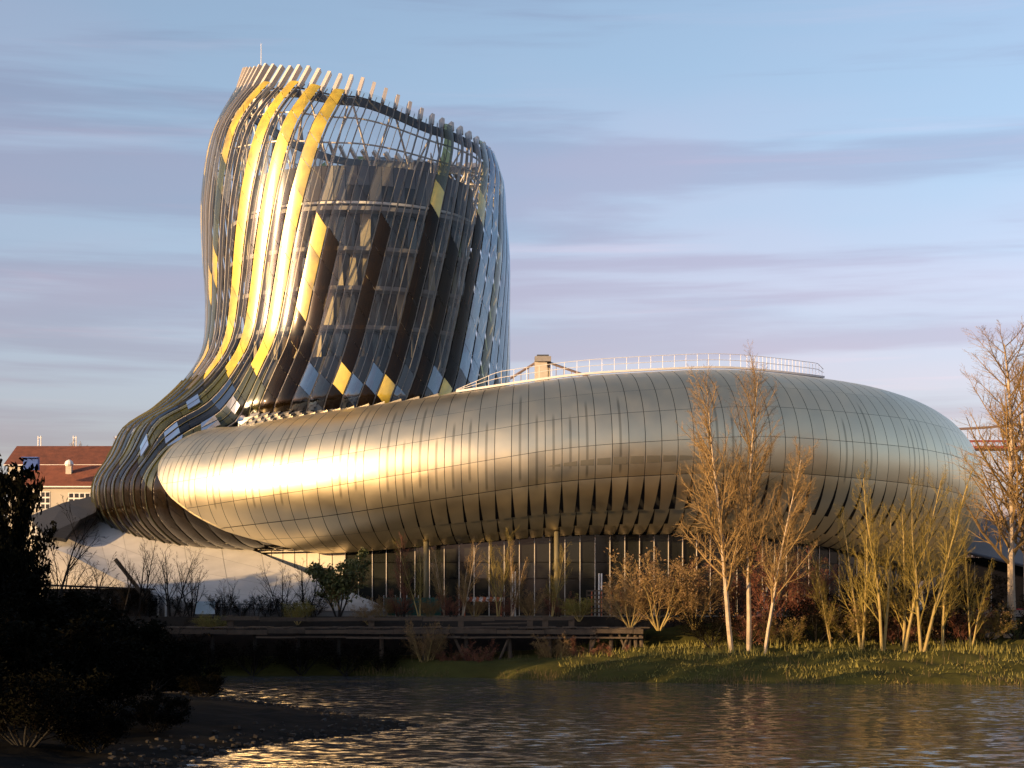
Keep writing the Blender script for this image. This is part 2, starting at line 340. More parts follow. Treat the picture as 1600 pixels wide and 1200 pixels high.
for k in range(NB):
    th0 = 270 + k * DTH + 0.35; th1 = th0 + DTH - 0.7
    o0 = (0.5 * k) % 1.0
    j = -1
    while True:
        j += 1
        if (j - 1) * PL > LTOT: break
        la0, la1 = (j - 1 + o0) * PL + 0.03, (j + o0) * PL - 0.03      # left edge of the sheet
        lb0, lb1 = la0 + PL * 0.5, la1 + PL * 0.5                        # right edge, lower: the joints run diagonally
        la0, la1, lb0, lb1 = [min(max(q, 0), LTOT) for q in (la0, la1, lb0, lb1)]
        if la1 - la0 < 0.3 and lb1 - lb0 < 0.3: continue
        nu, nv = 4, 3; vs_, ns_ = [], []
        lm = (la0 + la1 + lb0 + lb1) / 4; sm = s_of(lm); thm = (th0 + th1) / 2 + tw(sm)
        if covered(thm, sm): continue
        for b in range(nv + 1):
            for a in range(nu + 1):
                u, v = a / nu, b / nv; l_ = (la0 * (1-v) + la1 * v) * (1-u) + (lb0 * (1-v) + lb1 * v) * u
                s = s_of(l_); th = th0 * (1-u) + th1 * u + tw(s); n_ = Gn(th, s); w_ = 2 * u - 1
                sd = G(th + 0.5, s) - G(th - 0.5, s); sd = sd / np.linalg.norm(sd); nb = n_ + sd * w_ * 0.14
                vs_.append(G(th, s) + n_ * 0.06 * (1 - w_ * w_)); ns_.append(nb / np.linalg.norm(nb))
        fs = [(b*(nu+1)+a, b*(nu+1)+a+1, (b+1)*(nu+1)+a+1, (b+1)*(nu+1)+a) for b in range(nv) for a in range(nu)]
        cs = [vs_[0], vs_[nu], vs_[-1], vs_[nv*(nu+1)]]
        if np.dot(np.cross(vs_[nu] - vs_[0], vs_[-1] - vs_[0]), ns_[0]) < 0: fs = [q[::-1] for q in fs]
        n = ns_[7]; facing = np.dot(n, -vs_[7] + np.array((0, 0, CAMZ)))
        panels.append((abs(camarea(cs)) if facing > 0 else 0.0, panel_kind(k, lm, thm, sm), vs_, fs, ns_))
for (tx, ty) in ((241, 685), (274, 663), (301, 684), (328, 664), (310, 637), (356, 638)):      # opened white vents in the flare
    best = min(range(len(panels)), key=lambda i: 1e9 if panels[i][0] <= 0 else (panels[i][2][7][0] * F / panels[i][2][7][1] + 800 - tx) ** 2 + (HY - (panels[i][2][7][2] - CAMZ) * F / panels[i][2][7][1] - ty) ** 2)
    q = panels[best][2]; nq = panels[best][4][7]; c0_, c1_, c2_, c3_ = q[0], q[4], q[-1], q[15]
    for ua, ub in ((0.08, 0.47), (0.53, 0.92)):
        bl = lambda u, v: (c0_ * (1-u) + c1_ * u) * (1-v) + (c3_ * (1-u) + c2_ * u) * v + nq * 0.24
        b4 = [bl(ua, .28), bl(ub, .28), bl(ub, .74), bl(ua, .74)]
        part('vent', mesh('vent', b4 + [p - nq * 0.12 for p in b4], [(0, 1, 2, 3), (0, 4, 5, 1), (1, 5, 6, 2), (2, 6, 7, 3), (3, 7, 4, 0)]), M['vent'])
panels.sort(key=lambda q: -q[0])
for i, (ar, kd, v, f, n) in enumerate(panels[:300]):
    part('glass_panel', mesh('glass_panel', v, f, True, n), M[kd])
def joined(name, items, kinds):
    V, Fc, Nn, mi = [], [], [], []
    for (ar, kd, v, f, n) in items:
        b = len(V); V += list(v); Nn += list(n); Fc += [tuple(b + i for i in q) for q in f]; mi += [kinds.index(kd)] * len(f)
    me = mesh(name, V, Fc, True, Nn)
    for kd in kinds: me.materials.append(M[kd])
    me.polygons.foreach_set('material_index', mi); o = part(name, me, None); o['kind'] = 'stuff'; return o
joined('remaining_glass_panels', panels[300:], ['clear', 'milky', 'gold', 'olive', 'bronze', 'vent', 'blue', 'mirror'])

# --- ribs between the bays, rising above the glass as free posts on the high side
for k in range(NB):
    kk = (k + 32) % 64 - 32; th0 = 270 + k * DTH
    pts, ups = [], []
    ext = float(np.interp((th0 - 180) % 360 + 180, [180, 270, 290, 320, 350, 420, 500, 540], [2.6, 2.2, 1.5, 0.7, 0.25, 0.5, 2.2, 2.6]))
    p0, p1 = G(th0, 0), G(th0 + tw(0.35), 0.35); d = (p0 - p1) / np.linalg.norm(p0 - p1); n0 = Gn(th0, 0.1); d = d + np.array((0, 0, 0.45)); d = d / np.linalg.norm(d)
    for s in np.concatenate((np.arange(0, 9, 0.35), np.arange(9, 14, 0.25))):
        th = th0 + tw(s)
        if covered(th, s): break
        n = Gn(th, s); pts.append(G(th, s) - n * 0.30); ups.append(n)
    rib_o = part('rib', MB().bar(pts, ups, 0.10, 0.34).mesh('rib'), M['ribdark'])
    part('post', MB().bar([p0 - d * 0.5 - n0 * 0.30, p0 + d * ext - n0 * 0.30], [n0, n0], 0.36, 0.6).mesh('post'), M['rib'])
    if -24 < kk < 15 and kk not in (-5, -3, -1):      # slender secondary ribs inside the clear bays
        fp, fu = [], []
        for s in np.arange(0.05, 9.0, 0.4):
            th = th0 + DTH / 2 + tw(s)
            if covered(th, s): break
            n = Gn(th, s); fp.append(G(th, s) - n * 0.16); fu.append(n)
        if len(fp) > 3: part('slim_rib', MB().bar(fp, fu, 0.055, 0.14).mesh('slim_rib'), M['ribdark'])
    if -26 < kk < 1:                       # slim fins on the middle of the bays over the flared foot
        fp, fu = [], []
        for s in np.arange(7.0, 13.6, 0.25):
            th = th0 + DTH / 2 + tw(s)
            if covered(th, s): break
            n = Gn(th, s); fp.append(G(th, s) + n * 0.11); fu.append(n)
        if len(fp) > 3: part('fin', MB().bar(fp, fu, 0.05, 0.12).mesh('fin'), M['fin'])
# --- steel rings and struts in the crown
def ring_at(s, inset, dz=0.0, w=0.2, h=0.4, name='ring_beam', m='darksteel', n=96):
    pts, ups = [], []
    for i in range(n + 1):
        th = 180 + 360.0 * i / n - 0.001 * (i == n); q = G(th, s) - Gn(th, s) * inset; pts.append((q[0], q[1], q[2] + dz)); ups.append((0, 0, 1))
    return part(name, MB().bar(pts, ups, w, h).mesh(name), M[m])
ring_at(0.30, 0.95, 0, 0.35, 0.75); ring_at(0.06, 0.75, 0, 0.16, 0.16); ring_at(1.15, 0.85, 0, 0.14, 0.14, 'hoop_rail', 'rib')
ring_at(2.2, 0.85, 0, 0.14, 0.14, 'hoop_rail', 'rib')
ZR = 46.5
for i in range(18):
    th = 182 + i * 20
    a = np.array((AX + 12.6 * math.cos(R(th)), AY + 12.6 * math.sin(R(th)), ZR))
    for dth in (-9, 9):
        b = G(th + dth, 0.35); b = b - Gn(th + dth, 0.35) * 1.0
        part('crown_strut', MB().tube([a, b], 0.11, 6).mesh('crown_strut'), M['rib'])
# --- the inner tower: floors, parapet, blinds and windows behind the skin
def drum(name, r, z0, z1, m, n=180, cap=True):
    mb = MB(); b = 0
    for i in range(n):
        w = 2 * math.pi * i / n; mb.v += [(AX + r * math.cos(w), AY + r * math.sin(w), z0), (AX + r * math.cos(w), AY + r * math.sin(w), z1)]
    for i in range(n):
        j = (i + 1) % n; mb.f.append((2*i, 2*j, 2*j+1, 2*i+1))
    if cap: mb.f.append(tuple(2*i+1 for i in range(n))); mb.f.append(tuple(2*i for i in range(n-1, -1, -1)))
    return part(name, mb.mesh(name), M[m])
drum('core_wall', 12.2, 8, 42.4, 'liner')
drum('roof_parapet', 12.9, 42.6, ZR + 0.55, 'liner')
for i in range(34):
    a0, a1 = 180 + i * 5.6 + 0.12, 180 + (i + 1) * 5.6 - 0.12; z0, z1 = 43.4, ZR + 0.5
    if random.random() < 0.12: z0 += 1.6
    pp = [(AX + 13.02 * math.cos(R(a)), AY + 13.02 * math.sin(R(a)), z) for a, z in ((a0, z0), (a1, z0), (a1, z1), (a0, z1))]
    part('parapet_panel', mesh('parapet_panel', pp, [(0, 1, 2, 3)]), M[random.choice(('parapet', 'parapet', 'parapet', 'slab'))])
FLOORS = [22.0, 26.0, 30.0, 34.1, 38.2, 42.4]
for z in FLOORS: drum('floor_slab', 14.2, z - 0.28, z + 0.14, 'slab')
drum('gutter_rail', 13.25, 43.0, 43.25, 'white', cap=True)
for fi in range(5):
    z0, z1 = FLOORS[fi] + 0.14, FLOORS[fi+1] - 0.28
    for i in range(30):
        a0 = 186 + i * 6.0; rnd = random.random(); r = 12.45
        mb = MB(); wtop = random.choice((0.45, 2.5, 2.5, 1.2)); wbot = random.choice((0.45, 2.4, 2.4, 1.5))
        c = a0 + 3.0
        def q(w, z, rr=r): return (AX + rr * math.cos(R(c + w)), AY + rr * math.sin(R(c + w)), z)
        mb.poly([q(-wbot, z0), q(wbot, z0), q(wtop, z1), q(-wtop, z1)])
        mb.poly([q(-wbot, z0, r - .12), q(-wbot, z0), q(-wtop, z1), q(-wtop, z1, r - .12)]); mb.poly([q(wbot, z0), q(wbot, z0, r - .12), q(wtop, z1, r - .12), q(wtop, z1)])
        part('blind' if rnd < 0.34 else 'window', mb.mesh('blind'), M['blind' if rnd < 0.34 else 'pane'])
# roof plant on the top deck: a small gantry and cabinets
pl = MB().box((AX + 7.5, AY - 6, ZR + 1.5), (2.2, 1.6, 1.8), 0.4).box((AX + 3, AY - 7, ZR + 1.1), (3.2, 1.4, 1.0), 0.1)
part('roof_cabinet', pl.mesh('roof_cabinet'), M['parapet'])
for dx in (8.6, 10.0):
    part('gantry_frame', MB().tube([(AX+dx, AY-7.4, ZR+.6), (AX+dx, AY-7.4, ZR+3.2), (AX+dx, AY-5.6, ZR+3.2), (AX+dx, AY-5.6, ZR+.6)], 0.06, 5).mesh('gantry_frame'), M['white'])
part('mast', MB().tube([P(408, 140, 198), P(408, 68, 198)], [0.06, 0.03], 6).mesh('mast'), M['white'])
# --- opaque lining behind the flared foot and the belly
V, Fc = [], []; ths = np.arange(150, 300.1, 3); sss = np.arange(6.6, 14.01, 0.2)
for th in ths:
    for s in sss:
        p = G(th, s); V.append(p - Gn(th, min(s, 13.8)) * 0.95)
ns2 = len(sss)
for i in range(len(ths) - 1):
    for j in range(ns2 - 1): Fc.append((i*ns2+j, i*ns2+j+1, (i+1)*ns2+j+1, (i+1)*ns2+j))
part('foot_lining', mesh('foot_lining', V, Fc, True), M['liner'])

# --- metal cladding of the ring
def arc_phis(p0, p1, step):
    out_, p = [p0], p0
    while p < p1:
        sp = math.hypot((RA + RN) * math.sin(R(p)), (RB + RN) * math.cos(R(p))) * math.pi / 180; p += step / sp; out_.append(p)
    return out_
PHI = arc_phis(-141.5, 24, 1.63)
ROWS = [118, 96, 78, 62, 43, 23, 1, -22, -47, -63, -78]
GAP = 0.030
mp_ = []
def wedge(phi): return float(np.interp(phi, [-122, -108, -92, -75, -45, -25, -5], [0.0, 0.05, 0.24, 0.42, 0.26, 0.05, 0.0]))
for bi in range(len(PHI) - 1):
    pa, pb = PHI[bi], PHI[bi+1]; pm = (pa + pb) / 2; dm = 1.63
    ga = GAP / dm * (pb - pa)
    for ri in range(len(ROWS) - 1):
        sft = lambda p: shift(p)
        r0, r1 = ROWS[ri], ROWS[ri+1]
        if ri >= 7 and pm > -30 and ri > 8: pass
        w = wedge(pm) if ri >= 7 else 0.0
        extra = 0.0
        nu, nv = 2, 4; v_, n_, uv_ = [], [], []; ok = True
        for b in range(nv + 1):
            for a in range(nu + 1):
                u, vv = a / nu, b / nv
                squeeze = w * vv * (1.0 if ri == 7 else 0.7)
                uu = u * (1 - squeeze) + (squeeze * 0.85 if False else squeeze * 0.62)
                ph = pa + ga + (pb - pa - 2 * ga) * uu
                # rows keep their height at the crest and the foot, the middle joints wind slowly round the tube
                k0 = math.cos(R(min(max(r0, -88), 88))); k1 = math.cos(R(min(max(r1, -88), 88)))
                t0 = r0 + sft(ph) * k0 * (1 if r0 > -40 else 0.5); t1 = r1 + sft(ph) * k1 * (1 if r1 > -40 else 0.5)
                t = (t0 - 0.16) * (1 - vv) + (t1 + 0.16) * vv
                ph = max(ph, phi_start(t))
                lift = (0.05 + 0.55 * w * vv) if ri >= 7 else 0.02 * (1 - vv)
                v_.append(T(ph, t, lift)); nn = Tn(ph, t)
                if ri >= 7 and w > 0: nn = nn + np.array((0, 0, 0.35 * w)); nn /= np.linalg.norm(nn)
                n_.append(nn); uv_.append((bi + u, math.sin(R(t))))
        c4 = [v_[0], v_[nu], v_[-1], v_[nv*(nu+1)]]
        if np.linalg.norm(c4[1] - c4[0]) + np.linalg.norm(c4[2] - c4[3]) < 0.02: continue
        fs = [(b*(nu+1)+a, (b+1)*(nu+1)+a, (b+1)*(nu+1)+a+1, b*(nu+1)+a+1) for b in range(nv) for a in range(nu)]
        f0 = fs[3]
        if sum(np.dot(np.cross(v_[q[2]] - v_[q[0]], v_[q[3]] - v_[q[1]]), n_[q[0]]) for q in fs) < 0: fs = [q[::-1] for q in fs]
        tl = np.random.RandomState(bi * 31 + ri).normal(0, 0.014, 3); n_ = [(q + tl) / np.linalg.norm(q + tl) for q in n_]
        mid = v_[7]; facing = np.dot(n_[7], np.array((0, 0, CAMZ)) - mid)
        mp_.append((abs(camarea(c4)) if facing > 0 else 0.0, 'metal', v_, fs, n_, uv_))
mp_.sort(key=lambda q: -q[0])
for (ar, kd, v, f, n, uv) in mp_[:300]: part('metal_panel', mesh('metal_panel', v, f, True, n, uv), M['metal'])
V, Fc, Nn, UV = [], [], [], []
for (ar, kd, v, f, n, uv) in mp_[300:]:
    b = len(V); V += v; Nn += n; UV += uv; Fc += [tuple(b + i for i in q) for q in f]
o = part('remaining_metal_panels', mesh('remaining_metal_panels', V, Fc, True, Nn, UV), M['metal']); o['kind'] = 'stuff'
# dark substrate under the panels, and the plain cladding of the far side
def tube_skin(p0, p1, t0, t1, off, name, m, np_=80, nt_=40, clip=False):
    V, Fc = [], []
    for i in range(np_ + 1):
        for j in range(nt_ + 1):
            t = t0 + (t1 - t0) * j / nt_; ph = p0 + (p1 - p0) * i / np_
            if clip: ph = max(ph, phi_start(t) + 0.15)
            V.append(T(ph, t, off))
    for i in range(np_):
        for j in range(nt_): Fc.append((i*(nt_+1)+j, i*(nt_+1)+j+1, (i+1)*(nt_+1)+j+1, (i+1)*(nt_+1)+j))
    return part(name, mesh(name, V, Fc, True), M[m])
tube_skin(-142, 25, -95, 150, -0.16, 'substrate', 'liner', 140, 60, True)
tube_skin(24, 176, -90, 200, 0.0, 'rear_cladding', 'metal', 60, 40)
# lip where the metal shell ends over the glass
pts, ups = [], []
for t in np.linspace(-86, 100, 70):
    ph = phi_start(t) + 0.1; pts.append(T(ph, t, -0.14)); ups.append(Tn(ph, t))
part('lip_trim', MB().bar(pts, ups, 0.10, 0.36).mesh('lip_trim'), M['metal'])
# lens-shaped dark reflection painted as darker metal strips over the front panels
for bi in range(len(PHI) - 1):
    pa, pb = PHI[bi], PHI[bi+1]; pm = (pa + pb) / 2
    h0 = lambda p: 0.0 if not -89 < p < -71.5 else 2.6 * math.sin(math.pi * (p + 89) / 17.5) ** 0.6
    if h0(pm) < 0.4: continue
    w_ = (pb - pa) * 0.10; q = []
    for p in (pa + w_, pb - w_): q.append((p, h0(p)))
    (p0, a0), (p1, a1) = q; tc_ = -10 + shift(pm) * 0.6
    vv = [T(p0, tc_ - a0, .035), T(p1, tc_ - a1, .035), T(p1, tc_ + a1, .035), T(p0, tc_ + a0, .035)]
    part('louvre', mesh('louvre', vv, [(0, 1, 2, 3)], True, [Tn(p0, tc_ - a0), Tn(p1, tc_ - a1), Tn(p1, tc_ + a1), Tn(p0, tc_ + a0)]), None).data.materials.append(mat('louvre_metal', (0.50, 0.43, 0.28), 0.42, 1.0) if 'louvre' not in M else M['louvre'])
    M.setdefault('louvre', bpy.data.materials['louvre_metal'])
# collar of overlapping shingles between roof crest and tower foot
for row in range(3):
    for i in range(20):
        th = 236 + i * 3.6 + row * 1.8
        if th > 304: continue
        u0, u1 = row / 3.0, (row + 1.2) / 3.0
        def pt(dth, u):
            a_ = T(ring_hit(th + dth), 92, 0.10); b_ = G(th + dth, 8.45) + Gn(th + dth, 8.45) * 0.25; return a_ * (1-u) + b_ * u
        v0, v1, v2, v3 = pt(-1.9, u0), pt(1.9, u0), pt(1.9, u1), pt(-1.9, u1)
        up = np.array((0, -0.12, 0.30)); v1 = v1 + up; v2 = v2 + up * 0.6
        me = mesh('collar_shingle', [v0, v1, v2, v3, v1 - up, v0 - up * .2], [(0, 1, 2, 3), (0, 5, 4, 1), (1, 4, 2)])
        part('collar_shingle', me, M['collar'])
# --- roof walkway railing along the crest
def crest(ph, dz, tt=86): p = T(ph, tt, 0.0); return np.array((p[0], p[1], p[2] + dz))
PR = np.linspace(-101, -47, 46)
part('walkway_kerb', MB().bar([crest(p, 0.22) for p in PR], [(0, 0, 1)] * len(PR), 0.35, 0.2).mesh('walkway_kerb'), M['white'])
def rz(p): return 1.25 * min(1.0, (p + 101.5) / 6.0, (-46.0 - p) / 3.0 + 0.25)
for hh in (1.0, 0.52): part('handrail', MB().tube([crest(p, 0.3 + hh * rz(p)) for p in PR], 0.03, 5).mesh('handrail'), M['white'])
for p in np.concatenate((np.linspace(-100, -62, 24), np.linspace(-61, -47.3, 22))):
    part('baluster', MB().tube([crest(p, 0.25), crest(p, 0.3 + rz(p))], 0.022, 4).mesh('baluster'), M['white'])
# --- ground floor under the ring
def ell(ax, by, ph): return (XC + ax * math.cos(R(ph)), YC + by * math.sin(R(ph)))
def curve_wall(name, ax, by, p0, p1, z0, z1, m, n=60):
    V = []
    for i in range(n + 1):
        x, y = ell(ax, by, p0 + (p1 - p0) * i / n); V += [(x, y, z0), (x, y, z1)]
    return part(name, mesh(name, V, [(2*i, 2*i+2, 2*i+3, 2*i+1) for i in range(n)]), M[m])
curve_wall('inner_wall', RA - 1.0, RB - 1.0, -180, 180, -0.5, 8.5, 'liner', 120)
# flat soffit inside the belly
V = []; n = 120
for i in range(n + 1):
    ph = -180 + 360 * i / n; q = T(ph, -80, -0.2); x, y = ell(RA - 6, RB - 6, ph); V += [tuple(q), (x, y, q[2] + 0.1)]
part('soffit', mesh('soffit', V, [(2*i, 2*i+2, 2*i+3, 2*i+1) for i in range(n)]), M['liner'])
gp = arc_phis(-138, -8, 1.75); AXG, BYG = RA + 0.6, RB + 0.6
for i in range(len(gp) - 1):
    pa, pb = gp[i], gp[i+1]; pm = (pa + pb) / 2; top = tubez(pm)[1] + 0.7
    isw = pm < -117
    rows = [0.0, 3.6, 5.2, top] if not isw else [0.0, top]
    for j in range(len(rows) - 1):
        (x0, y0), (x1, y1) = ell(AXG, BYG, pa + 0.06), ell(AXG, BYG, pb - 0.06); z0, z1 = rows[j] + 0.03, rows[j+1] - 0.03
        t_ = random.uniform(-0.02, 0.02)
        me = mesh('window_pane', [(x0, y0, z0), (x1, y1, z0), (x1, y1 + t_, z1), (x0, y0 + t_, z1)], [(0, 1, 2, 3)])
        part('wall_panel' if isw else 'window_pane', me, M['wallpanel' if isw else 'pane'])
    x, y = ell(AXG + 0.06, BYG + 0.06, pa)
    if not isw: part('mullion', MB().box((x, y, top / 2), (0.07, 0.14, top)).mesh('mullion'), M['rib'])
for ph in (-104, -88):
    x, y = ell(RA + 3.2, RB + 3.2, ph); h = tubez(ph)[1] + 0.4
    part('column', MB().tube([(x, y, -0.1), (x, y, h)], 0.26, 12).mesh('column', True), M['bronzecol'])
x, y = ell(AXG + 0.08, BYG + 0.08, -119.5)
part('vent_window', MB().box((x, y, 4.1), (1.2, 0.1, 1.3), R(-30)).mesh('vent_window'), M['pane'])

# ================================================================== SETTING
def noise2(x, y, s=1.0):
    return (math.sin(x * 0.71 * s + 1.3 * math.sin(y * 0.53 * s)) + math.sin(y * 0.93 * s + 2.1 + 1.1 * math.sin(x * 0.37 * s)) + 0.6 * math.sin((x + y) * 1.9 * s + 0.7)) / 2.6
M['ground'] = mat('quay_ground', (0.24, 0.20, 0.14), 0.9, 0, 0.4, 0.15, 0.3, 2.0)
M['road'] = mat('pale_concrete', (0.34, 0.31, 0.28), 0.85, 0, 0.2, 0.4)
M['grass'] = mat('bank_grass', (0.040, 0.038, 0.009), 0.95, 0, 0.6, 0.35, 0.6, 1.5, spec=0.1)
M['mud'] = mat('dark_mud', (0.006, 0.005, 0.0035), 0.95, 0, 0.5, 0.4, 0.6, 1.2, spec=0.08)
M['blade'] = mat('grass_blades', (0.14, 0.12, 0.022), 0.8, 0, 0.4, 0.8)
M['reed'] = mat('dry_reeds', (0.13, 0.085, 0.035), 0.85, 0, 0.5, 0.8)
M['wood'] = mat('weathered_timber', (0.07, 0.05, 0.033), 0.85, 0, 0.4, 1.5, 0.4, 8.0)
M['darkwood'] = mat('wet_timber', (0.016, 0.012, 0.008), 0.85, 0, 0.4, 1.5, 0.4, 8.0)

# ground sheet from the quay edge to the horizon
obj('ground', mesh('ground', [(-6000, 163, 0), (6000, 163, 0), (6000, 9000, 0), (-6000, 9000, 0)], [(0, 1, 2, 3)]), M['ground'], kind='structure')
obj('road', mesh('road', [(18, 165, 0.006), (140, 165, 0.006), (140, 171.5, 0.006), (18, 171.5, 0.006)], [(0, 1, 2, 3)]), M['road'], kind='structure')
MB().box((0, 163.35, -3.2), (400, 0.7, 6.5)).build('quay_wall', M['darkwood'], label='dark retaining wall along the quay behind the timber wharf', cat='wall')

for i in range(9):
    x0 = 22.5 + i * 5.2
    MB().box((x0 + 2.55, 163.9, 0.28), (5.1, 0.35, 0.56)).box((x0 + 2.55, 163.9, 0.60), (5.14, 0.45, 0.08)).build('kerb_block', M['road'], label='pale concrete kerb block in the row along the right quay edge', cat='kerb', group='kerb blocks along the right quay')
def wm():
    m = bpy.data.materials.new('river_water'); m.use_nodes = True; n = m.node_tree.nodes; l = m.node_tree.links
    b = n['Principled BSDF']; b.inputs['Base Color'].default_value = (0.058, 0.060, 0.062, 1); b.inputs['Roughness'].default_value = 0.10; b.inputs['IOR'].default_value = 1.38; b.inputs['Specular IOR Level'].default_value = 0.9
    g = n.new('ShaderNodeNewGeometry')
    def nz(sx, sy, sc, det):
        mp = n.new('ShaderNodeMapping'); mp.inputs['Scale'].default_value = (sx, sy, 1); mp.inputs['Rotation'].default_value = (0, 0, 0.18); l.new(g.outputs['Position'], mp.inputs[0])
        z = n.new('ShaderNodeTexNoise'); z.inputs['Scale'].default_value = sc; z.inputs['Detail'].default_value = det; z.inputs['Roughness'].default_value = 0.6; l.new(mp.outputs[0], z.inputs['Vector']); return z.outputs['Fac']
    def nzc(sx, sy, sc, det):
        mp = n.new('ShaderNodeMapping'); mp.inputs['Scale'].default_value = (sx, sy, 1); mp.inputs['Rotation'].default_value = (0, 0, 0.18); l.new(g.outputs['Position'], mp.inputs[0])
        z = n.new('ShaderNodeTexNoise'); z.inputs['Scale'].default_value = sc; z.inputs['Detail'].default_value = det; z.inputs['Roughness'].default_value = 0.62; l.new(mp.outputs[0], z.inputs['Vector'])
        q = n.new('ShaderNodeVectorMath'); q.operation = 'SUBTRACT'; q.inputs[1].default_value = (0.5, 0.5, 0.5); l.new(z.outputs['Color'], q.inputs[0]); return q.outputs[0]
    # ripple slopes: short wind waves, stronger in drifting patches
    pa = nz(0.5, 1.0, 0.06, 3); mr = n.new('ShaderNodeMapRange'); mr.inputs['From Min'].default_value = 0.35; mr.inputs['From Max'].default_value = 0.65; mr.inputs['To Min'].default_value = 0.4; mr.inputs['To Max'].default_value = 1.3; l.new(pa, mr.inputs['Value'])
    sc = n.new('ShaderNodeVectorMath'); sc.operation = 'SCALE'; l.new(nzc(0.7, 1.0, 1.25, 7), sc.inputs[0]); l.new(mr.outputs[0], sc.inputs['Scale'])
    mu = n.new('ShaderNodeVectorMath'); mu.operation = 'MULTIPLY_ADD'; mu.inputs[1].default_value = (1, 1, 0); mu.inputs[2].default_value = (0, 0, 1); l.new(sc.outputs[0], mu.inputs[0])
    no = n.new('ShaderNodeVectorMath'); no.operation = 'NORMALIZE'; l.new(mu.outputs[0], no.inputs[0]); l.new(no.outputs[0], b.inputs['Normal'])
    return m
M['water'] = wm()
obj('water', mesh('water', [(-400, -60, -5), (400, -60, -5), (400, 164, -5), (-400, 164, -5)], [(0, 1, 2, 3)]), M['water'], kind='structure')

def terrain(name, xs, ys, fn, m, **kw):
    V = [(x, y, fn(x, y)) for y in ys for x in xs]; nx = len(xs)
    Fc = [(j*nx+i, j*nx+i+1, (j+1)*nx+i+1, (j+1)*nx+i) for j in range(len(ys)-1) for i in range(nx-1)]
    return obj(name, mesh(name, V, Fc, True), m, kind='structure', **kw)
def yw(x): return float(np.interp(x, [-90, -14, -4, 6, 16, 45, 100], [156.3, 155.6, 151.5, 145.5, 140.5, 138.5, 138.0])) + 0.7 * noise2(x, 3.0, 0.5)
def bank_z(x, y):
    d = y - yw(x); r = float(np.interp(x, [-20, 4, 14], [0, 0.5, 1]))
    zl = -5.35 + 0.45 * max(min(d + 1, 4), -1)
    zr = -5.35 + float(np.interp(d, [-4, 0, 3, 11, 16, 24], [-0.6, 0.15, 1.05, 2.5, 3.0, 5.0]))
    bump = 0.32 * noise2(x * 1.1, y * 1.7, 0.9) + 0.16 * noise2(x * 2.7, y * 3.1, 1.3)
    return min(zl * (1 - r) + zr * r + (bump * r * (1 if d > 0.5 else 0.2)), -0.05)
bank = terrain('river_bank', np.linspace(-95, 110, 330), np.linspace(134.5, 163.1, 60), bank_z, M['grass'])
SX = [(55, -12.0), (72, -12.6), (80, -12.0), (85, -9.6), (90, -6.4), (96, -4.4), (105, -9.0), (114, -14.6), (122, -19.4), (135, -33), (150, -58), (156, -75)]
def spit_z(x, y):
    e = float(np.interp(y, [q[0] for q in SX], [q[1] for q in SX])) - x + 0.5 * noise2(x, y, 1.2) + 0.35 * noise2(x, y, 4.1)
    return -5.25 + (0.75 * (1 - math.exp(-max(e, 0) / 3.0)) + min(0.10 * max(e - 5, 0), 2.6) + 0.10 * noise2(x * 2, y * 2, 1.3) if e > 0 else max(e * 0.4, -1.0))
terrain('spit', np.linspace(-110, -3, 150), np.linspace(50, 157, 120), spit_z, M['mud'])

# tufts of grass on the sunny bank
rg = random.Random(3); g = MB()
for _ in range(15000):
    x = rg.uniform(4, 70); y = yw(x) + rg.uniform(0.6, 17) ** 1.0
    if y > 162 or noise2(x * 0.8, y * 1.4, 0.9) < -0.15: continue
    z = bank_z(x, y) - 0.03; h = rg.uniform(0.08, 0.30) * (1 + 1.3 * max(noise2(x * 0.6, y, 0.8), 0)) * (1 + 0.8 * (y - yw(x) > 8)); w = rg.uniform(0.02, 0.06); a = rg.uniform(0, 6.28); lx, ly = rg.uniform(-.2, .2), rg.uniform(-.2, .2)
    g.poly([(x - w * math.cos(a), y - w * math.sin(a), z), (x + w * math.cos(a), y + w * math.sin(a), z), (x + lx, y + ly, z + h)])
g.build('bank_tufts', M['blade'], kind='stuff', label='tufts of sunlit grass on the river bank', cat='grass')
rg = random.Random(8); g = MB()                    # dead stalks and reeds along the ragged waterline
for _ in range(5200):
    x = rg.uniform(-14, 72); y = yw(x) + rg.gauss(0.5, 0.5) + (rg.uniform(2, 14) if rg.random() < 0.35 else 0)
    if y > 161 or noise2(x * 1.3, 5.0, 0.9) < -0.25: continue
    z = max(bank_z(x, y), -5.1) - 0.05; h = rg.uniform(0.2, 0.95) * (0.5 + 0.5 * (noise2(x * .5, y, 1.0) > 0)); a = rg.uniform(0, 6.28); w = 0.018; lx, ly = rg.gauss(0, .2), rg.gauss(0, .2)
    g.poly([(x - w * math.cos(a), y - w * math.sin(a), z), (x + w * math.cos(a), y + w * math.sin(a), z), (x + lx, y + ly, z + h)])
g.build('dead_reeds', M['reed'], kind='stuff', label='dry brown reeds and stalks along the waterline', cat='reeds')
rg = random.Random(21); g = MB()
for _ in range(800):                              # pebbles, clods and flotsam along the edge of the spit
    y = rg.uniform(66, 124); e = float(np.interp(y, [q[0] for q in SX], [q[1] for q in SX])); x = e - abs(rg.gauss(0.6, 2.2)); z = spit_z(x, y)
    if z < -5.08: continue
    r_ = rg.uniform(0.04, 0.16); g.box((x, y, z + r_ * 0.2), (r_ * rg.uniform(1, 2.4), r_ * rg.uniform(1, 2), r_), rg.uniform(0, 3), rg.uniform(-.4, .4), rg.uniform(-.4, .4))
g.build('shore_debris', M['darkwood'], kind='stuff', label='clods and flotsam scattered along the edge of the spit', cat='debris')
